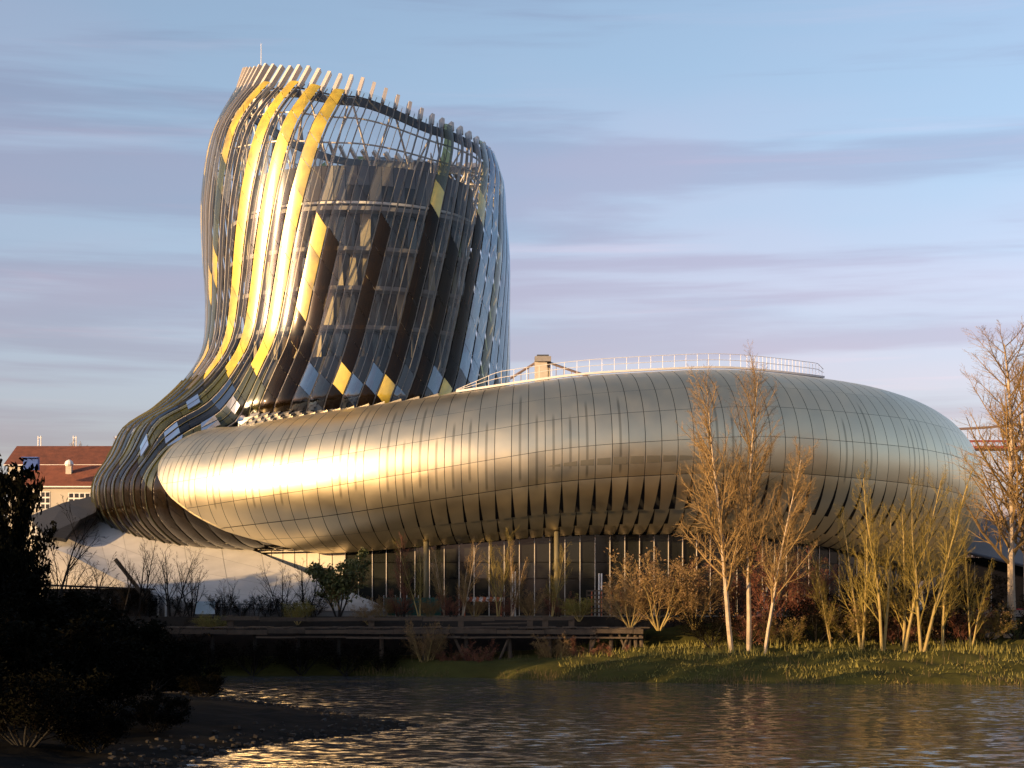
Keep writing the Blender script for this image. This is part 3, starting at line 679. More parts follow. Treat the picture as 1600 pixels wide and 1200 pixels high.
# pale stones on the bank
M['stone'] = mat('pale_stone', (0.36, 0.30, 0.24), 0.85, 0, 0.3, 2.0)
def rock(loc, r, seed, m='stone', **kw):
    q = random.Random(seed); V = []; Fc = []; nu, nv = 8, 5
    for j in range(nv + 1):
        for i in range(nu):
            a, b = 2 * math.pi * i / nu, math.pi * j / nv; k = r * q.uniform(0.75, 1.15)
            V.append((math.cos(a) * math.sin(b) * k * 1.3, math.sin(a) * math.sin(b) * k, math.cos(b) * k * 0.62))
    for j in range(nv):
        for i in range(nu): Fc.append((j*nu+i, (j+1)*nu+i, (j+1)*nu+(i+1) % nu, j*nu+(i+1) % nu))
    return obj('rock', mesh('rock', V, Fc), M[m], loc=loc, **kw)
x_, y_ = (1553 - 800) * 156 / F, 156
for i, (px, d, r, lb) in enumerate(((1550, 157, 0.55, 'large pale stone lying right of the willows on the bank'), (1563, 157.5, 0.4, 'smaller pale stone right beside the large pale stone'), (1574, 157, 0.36, 'rightmost small pale stone of the row on the bank'))):
    x = (px - 800) * d / F; rock((x, d, bank_z(x, d) + 0.22), r, i, label=lb, cat='stone', group='pale stones on the bank')
# ------------------------------------------------------------------ timber wharf
WH = empty('timber_wharf', P(600, 985, 157), 'old timber wharf on piles along the quay below the museum', 'wharf')
def wpart(name, mb, m, smooth=False): o = mb.build(name, m, None, smooth); parent_keep(o, WH); return o
rg = random.Random(11)
def xat(px, d): return (px - 800) * d / F
for (pa, pb, py, th, dep, d) in ((180, 1005, 987, 0.42, 0.3, 156.6), (345, 895, 967, 0.34, 0.5, 158.2), (400, 1005, 996, 0.18, 0.2, 156.5)):
    xa, xb = xat(pa, d), xat(pb, d); x = xa; z = CAMZ + (HY - py) * d / F
    while x < xb - 0.3:
        ln = min(rg.uniform(3.2, 6.5), xb - x)
        wpart('beam', MB().box((x + ln / 2, d + rg.uniform(-.08, .08), z + rg.uniform(-.05, .05)), (ln - 0.04, dep, th * rg.uniform(.75, 1.05)), 0, 0, rg.uniform(-.012, .012)), M['wood']); x += ln
zD = CAMZ + (HY - 985) * 157 / F + 0.2
x = xat(180, 157)
while x < xat(1003, 157):
    w = rg.uniform(0.5, 0.8)
    wpart('deck_plank', MB().box((x + w / 2, 159.3, zD + rg.uniform(-.03, .05)), (w - 0.03, rg.uniform(4.9, 5.3), 0.09)), M['wood']); x += w
for px in list(range(200, 1000, 66)) + [955, 985, 1000]:
    d = 157 + rg.uniform(0, .3); x = xat(px, d); zb = bank_z(x, d) - 0.4
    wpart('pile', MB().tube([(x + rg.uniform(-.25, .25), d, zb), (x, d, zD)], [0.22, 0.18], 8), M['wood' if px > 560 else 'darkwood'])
for px, dx in ((935, -1.3), (965, 1.5), (985, -1.4), (705, 1.6), (800, -1.5)):
    x = xat(px, 156.9); wpart('brace', MB().tube([(x, 156.9, zD - .2), (x + dx, 156.8, -4.6)], 0.13, 6), M['wood'])
for px in (360, 580, 720, 828, 852, 893):
    x = xat(px, 158.2); wpart('rail_post', MB().box((x, 158.25, -0.45), (0.5, 0.36, 1.3)), M['wood'])
wpart('loose_plank', MB().box((xat(790, 157), 156.9, zD + 0.42), (4.2, 0.5, 0.1), 0.05, 0, -0.02), M['wood'])

# ------------------------------------------------------------------ trees
M['bark_pale'] = mat('pale_bark', (0.40, 0.31, 0.21), 0.8, 0, 0.35, 2.5)
M['twig_brown'] = mat('brown_twigs', (0.22, 0.14, 0.05), 0.85, 0, 0.3, 1.0)
M['twig_red'] = mat('red_twigs', (0.16, 0.055, 0.03), 0.85, 0, 0.3, 1.0)
M['bark_willow'] = mat('willow_bark', (0.30, 0.22, 0.075), 0.8, 0, 0.3, 2.0)
M['twig_willow'] = mat('yellow_willow_twigs', (0.19, 0.14, 0.025), 0.85, 0, 0.3, 1.0)
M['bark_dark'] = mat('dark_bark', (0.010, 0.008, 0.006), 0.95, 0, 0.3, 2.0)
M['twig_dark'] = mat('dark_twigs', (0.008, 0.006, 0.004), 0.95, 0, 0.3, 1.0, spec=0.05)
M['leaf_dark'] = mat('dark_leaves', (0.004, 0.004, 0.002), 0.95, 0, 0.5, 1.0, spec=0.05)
M['leaf_green'] = mat('evergreen_leaves', (0.085, 0.095, 0.018), 0.65, 0, 0.45, 1.2)
M['leaf_yellow'] = mat('yellow_green_leaves', (0.15, 0.14, 0.02), 0.7, 0, 0.4, 1.2)
M['leaf_brown'] = mat('dry_brown_leaves', (0.17, 0.10, 0.04), 0.8, 0, 0.4, 1.2)
def rdir(rng):
    while True:
        v = Vector((rng.uniform(-1, 1), rng.uniform(-1, 1), rng.uniform(-1, 1)))
        if 0.05 < v.length < 1: return v.normalized()
def grow(trunk, crown, p, d, ln, r, lvl, rng, pr, tips):
    n = (8, 6, 4, 3)[min(lvl, 3)]; pts = [p.copy()]; dr = d.normalized(); st = ln / n; dirs = [dr]
    for i in range(n):
        dr = (dr + rdir(rng) * pr['wander'][min(lvl, 3)] + Vector((0, 0, 1)) * pr['up'][min(lvl, 3)]).normalized(); p = p + dr * st; pts.append(p.copy()); dirs.append(dr)
    rad = [max(r * (1 - 0.82 * i / n), 0.006) for i in range(n + 1)]
    (trunk if lvl == 0 else crown).tube(pts, rad, (7, 4, 3, 3)[min(lvl, 3)], False)
    if lvl >= pr['levels']: tips.append(pts[-1]); return
    nc = pr['n'][lvl]
    for c in range(nc):
        f = pr['start'][lvl] + (1 - pr['start'][lvl]) * ((c + rng.random()) / nc); x = f * n; i = min(int(x), n - 1)
        q = pts[i].lerp(pts[i+1], x - i); t = dirs[i+1]; side = rdir(rng); side = (side - t * side.dot(t)).normalized()
        a = R(pr['ang'][lvl]) * rng.uniform(0.65, 1.3); cd = t * math.cos(a) + side * math.sin(a)
        grow(trunk, crown, q, cd, ln * pr['ratio'][lvl] * (1.12 - 0.75 * f) * rng.uniform(0.7, 1.2), max(rad[i] * 0.55, 0.008), lvl + 1, rng, pr, tips)
PR = {
 'birch': dict(levels=3, n=(46, 13, 7), start=(0.22, 0.15, 0.1), ang=(34, 38, 42), ratio=(0.34, 0.42, 0.5), wander=(0.035, 0.10, 0.16, 0.2), up=(0.03, 0.08, 0.05, 0.03)),
 'willow': dict(levels=3, n=(20, 9, 6), start=(0.15, 0.1, 0.1), ang=(30, 34, 38), ratio=(0.36, 0.45, 0.5), wander=(0.06, 0.12, 0.16, 0.2), up=(0.04, 0.10, 0.06, 0.03)),
 'bush': dict(levels=3, n=(8, 10, 7), start=(0.15, 0.15, 0.1), ang=(34, 40, 42), ratio=(0.55, 0.5, 0.5), wander=(0.12, 0.16, 0.2, 0.2), up=(0.05, 0.06, 0.04, 0.02)),
 'fan': dict(levels=3, n=(9, 6, 4), start=(0.2, 0.2, 0.15), ang=(36, 34, 36), ratio=(0.55, 0.5, 0.5), wander=(0.08, 0.1, 0.12, 0.15), up=(0.05, 0.05, 0.04, 0.02)),
}
def tree_mesh(kind, seed, H, stems=1, spread=0.0, r=None, leaves=0, leafsize=0.25):
    rng = random.Random(seed); trunk, crown, tips = MB(), MB(), []; pr = PR[kind]
    for s in range(stems):
        a = 2 * math.pi * (s + rng.random() * 0.6) / max(stems, 1); d = Vector((math.cos(a) * spread, math.sin(a) * spread, 1))
        grow(trunk, crown, Vector((0.12 * math.cos(a) * (stems > 1), 0.12 * math.sin(a) * (stems > 1), -0.2)), d, H * (1 if s == 0 else rng.uniform(0.7, 1.0)) / math.sqrt(1 + spread * spread), r or H * 0.011, 0, rng, pr, tips)
    lf = MB()
    for _ in range(leaves):
        t = rng.choice(tips) + rdir(rng) * rng.uniform(0, 0.5); n = rdir(rng); a = n.cross(rdir(rng)).normalized() * leafsize * rng.uniform(.5, 1.1); b = n.cross(a).normalized() * leafsize * rng.uniform(.4, .9)
        lf.poly([t - a, t + b * .6, t + a, t - b * .6])
    return trunk.mesh('trunk'), crown.mesh('crown'), (lf.mesh('foliage') if leaves else None)
TM = {}
def tree(name, key, gen, px, d, z, label, cat, mats, group=None, rz=0.0, sc=1.0, lean=0.0, sx=1.0):
    if key not in TM: TM[key] = tree_mesh(*gen[0], **gen[1])
    tm = TM[key]; o = empty(name, (xat(px, d), d, z), label, cat, group); o.rotation_euler = (0, lean, 0); o.scale = (sc * sx, sc * sx, sc)
    for nm, me, m in zip(('trunk', 'crown', 'foliage'), tm, mats):
        if me is None: continue
        c = bpy.data.objects.new(nm, me); COL.objects.link(c); c.parent = o; c.rotation_euler = (0, 0, rz)
        if not me.materials: me.materials.append(M[m])
        elif me.materials[0] != M[m]: c.material_slots[0].link = 'OBJECT'; c.material_slots[0].material = M[m]
    return o
BZ = lambda px, d: bank_z(xat(px, d), d)
BIR = ('bark_pale', 'twig_brown'); g1 = 'bare birches before the ring'
tree('birch_tree', 'b1', (('birch', 1, 22.5), dict(r=0.24)), 1143, 152, BZ(1143, 152), 'tall bare birch leaning left in front of the metal ring', 'tree', BIR, g1, lean=-0.10)
tree('birch_tree', 'b2', (('birch', 2, 25.5), dict(r=0.25)), 1170, 152.5, BZ(1170, 152.5), 'tallest bare birch, upright, right beside the leaning birch', 'tree', BIR, g1, lean=-0.012, sc=0.92)
tree('birch_tree', 'b3', (('birch', 3, 17), dict(r=0.16)), 1195, 151.5, BZ(1195, 151.5), 'slender birch leaning right beside the tallest birch', 'tree', BIR, g1, lean=0.13)
tree('birch_tree', 'b2', None, 1582, 160, BZ(1582, 160), 'tall bare tree at the right edge of the picture', 'tree', BIR, g1, rz=2.0, sc=1.02, sx=1.5, lean=0.02)
tree('birch_tree', 'b1', None, 1606, 161, BZ(1606, 161), 'bare tree half cut off by the right edge of the picture', 'tree', BIR, g1, rz=0.7, sc=1.0, sx=1.3, lean=-0.05)
WIL = ('bark_willow', 'twig_willow'); g2 = 'yellow willows on the right bank'
for i, (px, d, sc, ln, k, lb) in enumerate((
    (1300, 154, 0.62, -0.08, 0, 'short yellow willow, leftmost on the right bank'), (1345, 153, 0.80, -0.05, 1, 'yellow willow second from the left on the right bank'),
    (1378, 151, 1.0, -0.03, 2, 'tall straight yellow willow with a pale lit stem'), (1412, 152, 1.02, 0.0, 0, 'tall yellow willow in the middle of the willow row'),
    (1442, 150.5, 1.06, 0.06, 1, 'tallest yellow willow with spreading top, right of the middle'), (1475, 152, 0.85, 0.12, 2, 'yellow willow leaning right towards the ring end'),
    (1518, 153, 0.62, 0.10, 0, 'small bare willow below the right end of the ring'))):
    tree('willow_tree', 'w%d' % k, (('willow', 20 + k, 15.0), dict(r=0.15, stems=2, spread=0.14)), px, d, BZ(px, d), lb, 'tree', WIL, g2, rz=i * 1.3, sc=sc, lean=ln)
BR = ('bark_willow', 'twig_brown', 'leaf_brown')
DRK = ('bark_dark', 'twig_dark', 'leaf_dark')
def bush(px, d, z, H, label, mats=BR, key='u0', seed=40, stems=9, spread=0.7, leaves=1500, rz=0.0, sx=1.0, ls=0.12, cat='bush', group=None, name='bush'):
    return tree(name, key, (('bush', seed, 6.0), dict(r=0.06, stems=stems, spread=spread, leaves=leaves, leafsize=ls)), px, d, z, label, cat, mats, group, rz=rz, sc=H / 6.0, sx=sx)
g3 = 'bushes along the quay'
bush(1030, 157, -0.8, 8.6, 'big dense brown bush left of the birches', key='u0', group=g3)
bush(985, 157.5, -0.8, 5.6, 'smaller brown bush left of the big dense brown bush', key='u0', rz=2.0, group=g3)
bush(1085, 158, -0.8, 7.4, 'brown bush directly behind the leaning birch', key='u0', rz=4.0, group=g3)
RED = ('bark_dark', 'twig_red', 'leaf_brown')
bush(1215, 158, -0.8, 9.0, 'tall dark red bush right of the birches', RED, 'u1', 41, leaves=500, group=g3)
bush(1262, 160, -0.4, 7.6, 'dark red bush between birches and willows', RED, 'u1', 41, leaves=500, rz=2.2, group=g3)
bush(1150, 160, -0.4, 6.5, 'dark red bush hidden behind the birch stems', RED, 'u1', 41, leaves=500, rz=1.1, group=g3)
OLV = ('bark_dark', 'twig_willow', 'leaf_brown')
for i, (px, d, H, m, lb) in enumerate(((1110, 155.5, 4.2, DRK, 'low dark thicket at the feet of the leaning birch'), (1175, 156, 4.8, RED, 'red brown thicket right behind the birch stems'), (1228, 155, 3.6, OLV, 'olive thicket right of the slender birch'), (1275, 156, 5.0, DRK, 'dark thicket below the gap between birches and willows'),
        (1325, 155.2, 4.6, OLV, 'olive thicket between the two left willows'), (1362, 156, 5.4, DRK, 'dark thicket behind the tall straight willow stem'), (1400, 155.4, 4.2, RED, 'red brown thicket in the middle of the willow row'), (1432, 156, 5.8, OLV, 'tall olive thicket behind the tallest willow'), (1468, 155.6, 4.4, DRK, 'dark thicket right of the tallest willow'), (1500, 155.4, 5.0, RED, 'red brown thicket below the right end of the ring'), (1540, 156, 4.4, OLV, 'olive thicket left of the pale stones'), (1590, 156.5, 5.2, DRK, 'dark thicket at the right edge of the picture'))):
    bush(px, d, BZ(px, d), H, lb, m, ('u3', 'u1', 'u0')[(DRK, RED, OLV).index(m)], 43, rz=i * 1.1, sx=1.25, group='thickets between birches and willows', name='thicket')
for i, (px, H, m, lb) in enumerate(((598, 2.6, BR, 'brown quay bush left of the green fence'), (626, 3.2, RED, 'red quay bush at the left end of the green fence'), (672, 2.4, BR, 'brown quay bush before the green fence'), (708, 3.4, RED, 'red quay bush left of the striped barrier'), (742, 2.6, BR, 'brown quay bush below the striped barrier'),
        (790, 3.0, RED, 'red quay bush left of the tall white poles'), (828, 3.4, BR, 'brown quay bush right of the tall white poles'), (870, 3.0, RED, 'red quay bush left of the bright green bush'), (985, 4.8, BR, 'brown quay bush right of the lattice fence'), (1060, 6.4, RED, 'red quay bush behind the big brown bush'))):
    bush(px, 164.6, -0.1, H, lb, m, 'u1' if m is RED else 'u0', 41, rz=i * 1.7 + 0.4, sx=1.15, group='quay bushes before the ground floor')
for i, px in enumerate((1320, 1385, 1450, 1510)):
    bush(px, 161, -0.5, 4.6 + (i % 2), ('low dark thicket behind the leftmost willow', 'low dark thicket behind the tall straight willow', 'low dark thicket behind the tallest willow', 'low dark thicket under the right end of the ring')[i], DRK, 'u3', 43, rz=i * 1.7, sx=1.4, group='dark thickets behind the willows')
EV = ('bark_dark', 'twig_brown', 'leaf_green')
tree('evergreen_tree', 'e0', (('bush', 50, 6.6), dict(r=0.10, stems=5, spread=0.55, leaves=5200, leafsize=0.22)), 528, 163.5, 0.0, 'round dark green evergreen tree below the glass belly', 'tree', EV, sx=0.95)
YG = ('bark_willow', 'twig_willow', 'leaf_yellow')
bush(465, 161, -0.6, 2.6, 'low yellow green bush left of the evergreen tree', YG, 'u2', 42, leaves=2200, group=g3, sx=1.3)
bush(905, 161.5, -0.3, 2.7, 'bright green bush beside the orange lattice fence', YG, 'u2', 42, leaves=2200, rz=1.0, group=g3, sx=1.3)
bush(575, 161.5, -0.6, 2.2, 'low bush at the foot of the evergreen tree', BR, 'u0', rz=3.0, group=g3, sx=1.3)
bush(665, 156.2, -4.3, 5.2, 'brown bush growing through the wharf', BR, 'u0', rz=1.0, group=g3, sx=0.9)
bush(862, 156.2, -4.4, 4.0, 'brown bush under the wharf deck', BR, 'u0', rz=5.0, group=g3)
bush(330, 160.5, -1.6, 2.4, 'yellowish bush at the left end of the wharf', YG, 'u2', 42, rz=3.3, group=g3, sx=1.5)
g4 = 'young bare trees on the quay'
for i, (px, d, sc, k, m, lb) in enumerate((
    (632, 164, 0.50, 0, RED, 'young reddish bare tree right of the evergreen'), (655, 163.8, 0.47, 1, WIL, 'pale slim bare tree beside the young reddish tree'),
    (722, 164, 0.46, 2, BIR, 'young bare tree left of the striped barrier'), (778, 163.7, 0.52, 1, WIL, 'young yellow lit tree behind the striped barrier'),
    (800, 164.2, 0.45, 0, BIR, 'young bare tree left of the white pole pair'), (862, 163.8, 0.44, 2, WIL, 'small bushy young tree right of the white pole pair'),
    (695, 165, 0.42, 0, BIR, 'thin bare tree before the green fence'))):
    tree('young_tree', 'w%d' % k, None, px, d, 0.0, lb, 'tree', m[:2], g4, rz=i * 2.1, sc=sc, lean=(0.06, -0.12, 0.05, -0.04, 0.09, 0.03, -0.06)[i])
for i, (px, sc, lb) in enumerate(((352, 0.55, 'small dark bare tree before the white slope'), (400, 0.42, 'tiny dark bare tree right of the small dark one'))):
    tree('bare_tree', 'f0', (('fan', 60, 7.0), dict(r=0.10, stems=3, spread=0.35)), px, 162.8, -0.3, lb, 'tree', DRK[:2], 'dark bare trees before the white slope', rz=i * 2.0, sc=sc)
g6 = 'dark bushes before the left half of the wharf'
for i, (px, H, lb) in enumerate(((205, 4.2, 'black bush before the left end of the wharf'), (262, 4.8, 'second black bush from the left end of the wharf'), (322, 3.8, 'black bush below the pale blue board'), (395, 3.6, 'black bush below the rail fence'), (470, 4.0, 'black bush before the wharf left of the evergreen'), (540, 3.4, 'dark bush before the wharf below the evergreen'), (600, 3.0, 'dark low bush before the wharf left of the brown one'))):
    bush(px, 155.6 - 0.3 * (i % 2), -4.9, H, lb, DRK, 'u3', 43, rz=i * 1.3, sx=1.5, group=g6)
for i, (px, sc, lb) in enumerate(((215, 1.05, 'dark bare tree beside the slanting prop'), (268, 1.0, 'dark bare tree left of the pale blue board'), (300, 0.85, 'dark bare tree just behind the pale blue board'), (440, 0.75, 'small dark bare tree left of the evergreen'), (478, 0.8, 'dark bare tree close to the evergreen on its left'))):
    tree('bare_tree', 'f0', (('fan', 60, 7.0), dict(r=0.10, stems=3, spread=0.35)), px, 163.6, -0.2, lb, 'tree', DRK[:2], 'dark bare trees before the white slope', rz=i * 1.4 + 0.5, sc=sc)
for i, (px, H, lb) in enumerate(((190, 3.6, 'dark quay bush at the foot of the slanting prop'), (232, 3.0, 'dark quay bush right of the slanting prop'), (285, 2.6, 'dark quay bush left of the pale blue board'), (345, 2.9, 'dark quay bush right of the pale blue board'), (378, 2.2, 'dark quay bush behind the left part of the rail fence'), (418, 2.8, 'dark quay bush behind the middle of the rail fence'), (450, 2.3, 'dark quay bush behind the right part of the rail fence'), (490, 3.0, 'dark quay bush touching the evergreen on its left'))):
    bush(px, 164.2, -0.1, H, lb, DRK, 'u3', 43, rz=i * 1.5, sx=1.1, group='dark quay bushes before the white slope')
for i, (px, d, H, lb) in enumerate(((745, 156.0, 3.4, 'brown bush before the wharf piles, right of the middle'), (915, 155.6, 3.6, 'brown bush at the right part of the wharf'), (960, 155.0, 2.8, 'brown bush at the right end of the wharf'), (700, 156.4, 2.8, 'low brown bush beside the one growing through the wharf'))):
    bush(px, d, -4.6, H, lb, ('bark_dark', 'twig_red', 'leaf_brown'), 'u1', 41, leaves=500, rz=i * 1.9, sx=1.2, group=g3)
# dark overgrown spit at the left
g5 = 'dark trees and thickets on the near spit'
SZ = lambda px, d: spit_z(xat(px, d), d) - 0.1
tree('bare_tree', 'f0', None, 158, 128, SZ(158, 128), 'dark bare tree with fan of branches before the white slope', 'tree', DRK[:2], g5, sc=1.25)
tree('bare_tree', 'f1', (('fan', 61, 7.0), dict(r=0.10, stems=4, spread=0.4)), 235, 130, SZ(235, 130), 'low dark bare tree right of the fan shaped tree', 'tree', DRK[:2], g5, sc=0.98)
tree('bare_tree', 'f1', None, 95, 122, SZ(95, 122), 'dark bare tree before the white house windows', 'tree', DRK[:2], g5, sc=1.45, rz=1.0)
tree('bare_tree', 'f0', None, 45, 118, SZ(45, 118), 'tall dark bare tree left of the white house', 'tree', DRK[:2], g5, sc=1.75, rz=2.2)
tree('ivy_tree', 'i0', (('bush', 70, 6.0), dict(r=0.12, stems=6, spread=0.4, leaves=6500, leafsize=0.17)), 2, 112, SZ(2, 112), 'tall black ivy covered tree at the left edge', 'tree', DRK, g5, sc=2.35, sx=0.42)
tree('ivy_tree', 'i0', None, 22, 106, SZ(22, 106), 'second ivy covered dark tree close to the left edge', 'tree', DRK, g5, sc=1.6, sx=0.5, rz=2.0)
k = 0
LBS = ('dark thicket at the foot of the ivy tree by the left edge', 'dark thicket below the white house', 'dark thicket below the fan shaped tree', 'dark thicket right of the fan shaped tree', 'rightmost dark thicket on the back of the spit',
       'middle dark thicket at the left edge', 'middle dark thicket second from the left edge', 'middle dark thicket third from the left edge', 'rightmost of the middle dark thickets above the shore', 'small thicket where the spit meets the water',
       'near dark thicket at the left edge', 'near dark thicket second from the left edge', 'near dark thicket right of centre of the dark mass', 'near dark thicket beside the lower inlet', 'lowest dark thicket in the left corner', 'lowest dark thicket right of the corner')
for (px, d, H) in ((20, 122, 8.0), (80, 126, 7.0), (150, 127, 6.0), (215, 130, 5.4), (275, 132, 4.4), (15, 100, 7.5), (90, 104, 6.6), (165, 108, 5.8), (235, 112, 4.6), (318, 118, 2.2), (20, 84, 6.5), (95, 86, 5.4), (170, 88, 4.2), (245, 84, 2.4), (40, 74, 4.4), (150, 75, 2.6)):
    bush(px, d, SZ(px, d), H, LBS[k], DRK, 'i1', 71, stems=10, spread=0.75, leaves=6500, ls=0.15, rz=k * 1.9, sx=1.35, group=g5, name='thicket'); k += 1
# unseen trees added beyond the left edge to shade the foreground
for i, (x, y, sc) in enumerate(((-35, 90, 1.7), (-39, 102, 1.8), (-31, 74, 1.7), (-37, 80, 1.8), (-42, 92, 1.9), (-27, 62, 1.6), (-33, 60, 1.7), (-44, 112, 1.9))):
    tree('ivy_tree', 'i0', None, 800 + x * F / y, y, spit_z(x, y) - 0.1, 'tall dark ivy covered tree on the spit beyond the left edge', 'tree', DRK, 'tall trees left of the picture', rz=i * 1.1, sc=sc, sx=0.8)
for i in range(12):  # taller unseen row, added to throw shade on wharf and slope
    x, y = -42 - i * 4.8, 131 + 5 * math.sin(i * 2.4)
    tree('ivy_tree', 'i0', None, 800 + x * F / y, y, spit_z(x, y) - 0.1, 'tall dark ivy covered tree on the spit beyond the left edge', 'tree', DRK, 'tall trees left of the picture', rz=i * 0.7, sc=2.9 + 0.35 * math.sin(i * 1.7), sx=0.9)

# ------------------------------------------------------------------ houses at the left
M['tile'] = mat('red_roof_tiles', (0.15, 0.045, 0.02), 0.85, 0, 0.45, 0.9, 0.4, 3.0)
M['render'] = mat('cream_render', (0.45, 0.41, 0.34), 0.85, 0, 0.12, 0.4)
M['blue'] = mat('blue_sheet', (0.02, 0.07, 0.30), 0.6)
def house(name, pa, pb, d, y_eave, y_ridge, dep, label):
    xa, xb = xat(pa, d), xat(pb, d); ze = CAMZ + (HY - y_eave) * d / F; zr = CAMZ + (HY - y_ridge) * (d + dep / 2) / F
    o = empty(name, ((xa + xb) / 2, d + dep / 2, 0), label, 'house', 'houses behind the spit')
    def hp(n, mb, m): q = mb.build(n, m); parent_keep(q, o); return q
    hp('wall', MB().box(((xa + xb) / 2, d + dep / 2, ze / 2), (xb - xa, dep, ze)), M['render'])
    rf = MB(); e = 0.5
    A, Bq, C_, D = (xa - e, d - e, ze), (xb + e, d - e, ze), (xb + e, d + dep + e, ze), (xa - e, d + dep + e, ze); Rr, S = (xa - e, d + dep / 2, zr), (xb + e, d + dep / 2, zr)
    up = lambda p: (p[0], p[1], p[2] + 0.22)
    rf.poly([up(A), up(Bq), up(S), up(Rr)]); rf.poly([up(C_), up(D), up(Rr), up(S)]); rf.poly([A, Bq, up(Bq), up(A)]); rf.poly([Bq, C_, up(S)]); rf.poly([D, A, up(Rr)]); rf.poly([A, D, C_, Bq])
    hp('roof', rf, M['tile']); hp('eave_gutter', MB().box(((xa + xb) / 2, d - e - 0.06, ze + 0.1), (xb - xa + 1, 0.12, 0.16)), M['white'])
    return o, hp
def window(hp, pa, pb, ya, yb, d, nx, ny):
    xa, xb = xat(pa, d), xat(pb, d); z1, z0 = CAMZ + (HY - ya) * d / F, CAMZ + (HY - yb) * d / F
    fr = MB(); w, h = xb - xa, z1 - z0
    win = hp('window', MB().box(((xa + xb) / 2, d - 0.03, (z0 + z1) / 2), (w, 0.05, h)), M['white'])
    for i in range(nx):
        for j in range(ny):
            q = MB().box((xa + (i + .5) * w / nx, d - 0.07, z0 + (j + .5) * h / ny), (w / nx * 0.72, 0.03, h / ny * 0.74)).build('pane', M['pane'], win); q.matrix_parent_inverse = win.matrix_parent_inverse.copy(); q.parent = win; q.matrix_parent_inverse = Matrix.Identity(4)
h1, hp = house('tiled_house', 32, 176, 235, 762, 729, 12, 'cream house with red tiled roof and gridded windows behind the spit')
window(hp, 49, 78, 768, 796, 235, 4, 3); window(hp, 107, 141, 770, 796, 235, 4, 3); window(hp, 49, 78, 815, 845, 235, 4, 3)
xv = xat(108, 238.5); hp('chimney', MB().box((xv, 238.5, 18.2), (0.75, 0.75, 2.2)), M['render'])
hp('chimney_cowl', MB().tube([(xv, 238.5, 19.25), (xv, 238.5, 19.5), (xv, 238.5, 19.9), (xv, 238.5, 20.1)], [0.5, 0.62, 0.45, 0.1], 12), M['white'])
h2, hp = house('long_house', 12, 230, 282, 728, 699, 14, 'long house with brown red roof rising behind the cream house')
for i in range(9): window(hp, 64 + i * 17.5, 75 + i * 17.5, 733, 741, 282, 1, 1)
MB().box((xat(49, 232), 232, 19.0), (1.9, 1.0, 1.5)).box((xat(49, 232), 231.6, 19.85), (2.1, 1.2, 0.12)).build('blue_container', M['blue'], label='small blue sheet metal box by the cream house roof', cat='box')
for i, (px, lb) in enumerate(((62, 'left pair of thin light masts above the long roof'), (117, 'middle pair of thin light masts above the long roof'), (184, 'right pair of thin light masts by the glass flare'))):
    mb = MB()
    for dx in (-0.25, 0.25): mb.tube([(xat(px, 310) + dx, 310, 0), (xat(px, 310) + dx, 310, CAMZ + (HY - 681) * 310 / F)], 0.09, 5)
    mb.box((xat(px, 310), 310, CAMZ + (HY - 684) * 310 / F), (0.7, 0.1, 0.1)).build('light_mast', M['white'], label=lb, cat='mast', group='masts behind the long house')
tree('bare_tree', 'w1', None, 150, 296, 0, 'bare tree behind the long house left of the tower', 'tree', BIR, 'far trees', sc=1.95, sx=1.2)
tree('bare_tree', 'w2', None, 172, 300, 0, 'bare tree behind the long house beside the glass flare', 'tree', BIR, 'far trees', sc=1.85, sx=1.2)

# ------------------------------------------------------------------ white slope and sheds in front of the belly
topc = [P(55, 802, 205), P(100, 787, 205), P(148, 777, 203), P(215, 800, 196), P(300, 830, 188), P(400, 862, 181), P(500, 905, 173), P(605, 950, 166.5)]
botc = [P(62, 850, 186), P(110, 868, 180), P(180, 905, 173), P(240, 930, 168), P(320, 948, 165.5), P(420, 953, 165), P(510, 955, 165), P(606, 956, 165)]
def slope_pt(u, v, off=0.0):
    x = u * 7; i = min(int(x), 6); f = x - i; A = topc[i].lerp(topc[i+1], f); Bb = botc[i].lerp(botc[i+1], f)
    q = A.lerp(Bb, v); q.z -= 0.075 * math.sin(math.pi * v) * (A.z - Bb.z); return q + Vector((0, -off, off * 0.6))
V = []; nn, nu_ = 10, 28
for i in range(nu_ + 1):
    for j in range(nn + 1): V.append(slope_pt(i / nu_, j / nn))
    e0, e1 = slope_pt(i / nu_, 1), slope_pt(i / nu_, 0); V.append(Vector((e0.x, e0.y, -0.3))); V.append(Vector((e1.x, e1.y + 0.3, -0.3)))
st = nn + 3; Fc = [(i*st+j, i*st+j+1, (i+1)*st+j+1, (i+1)*st+j) for i in range(nu_) for j in range(st - 1)]
slope = obj('white_slope', mesh('white_slope', V, Fc, True), M['slab'], label='white concrete slope rising to the left under the glass belly', cat='slope')
for i in range(11):
    for j in range(4):
        V = []; n_ = 4
        for a in range(n_ + 1):
            for b in range(n_ + 1): V.append(slope_pt((i + 0.005 + 0.99 * a / n_) / 11, (j + 0.006 + 0.988 * b / n_) / 4, 0.07))
        obj('concrete_panel', mesh('concrete_panel', V, [(a*(n_+1)+b, a*(n_+1)+b+1, (a+1)*(n_+1)+b+1, (a+1)*(n_+1)+b) for a in range(n_) for b in range(n_)], True), M['white_concrete'], slope)
M['slate'] = mat('dark_slate', (0.012, 0.012, 0.013), 0.7, 0, 0.4, 1.0, 0.3, 4.0)
V = [P(46, 806, 199), P(100, 785, 199), P(150, 774, 199), P(150, 800, 192), P(125, 812, 188), P(102, 842, 184), P(70, 836, 184)]
V2 = [v + Vector((0, 0.3, -0.35)) for v in V]; n = len(V)
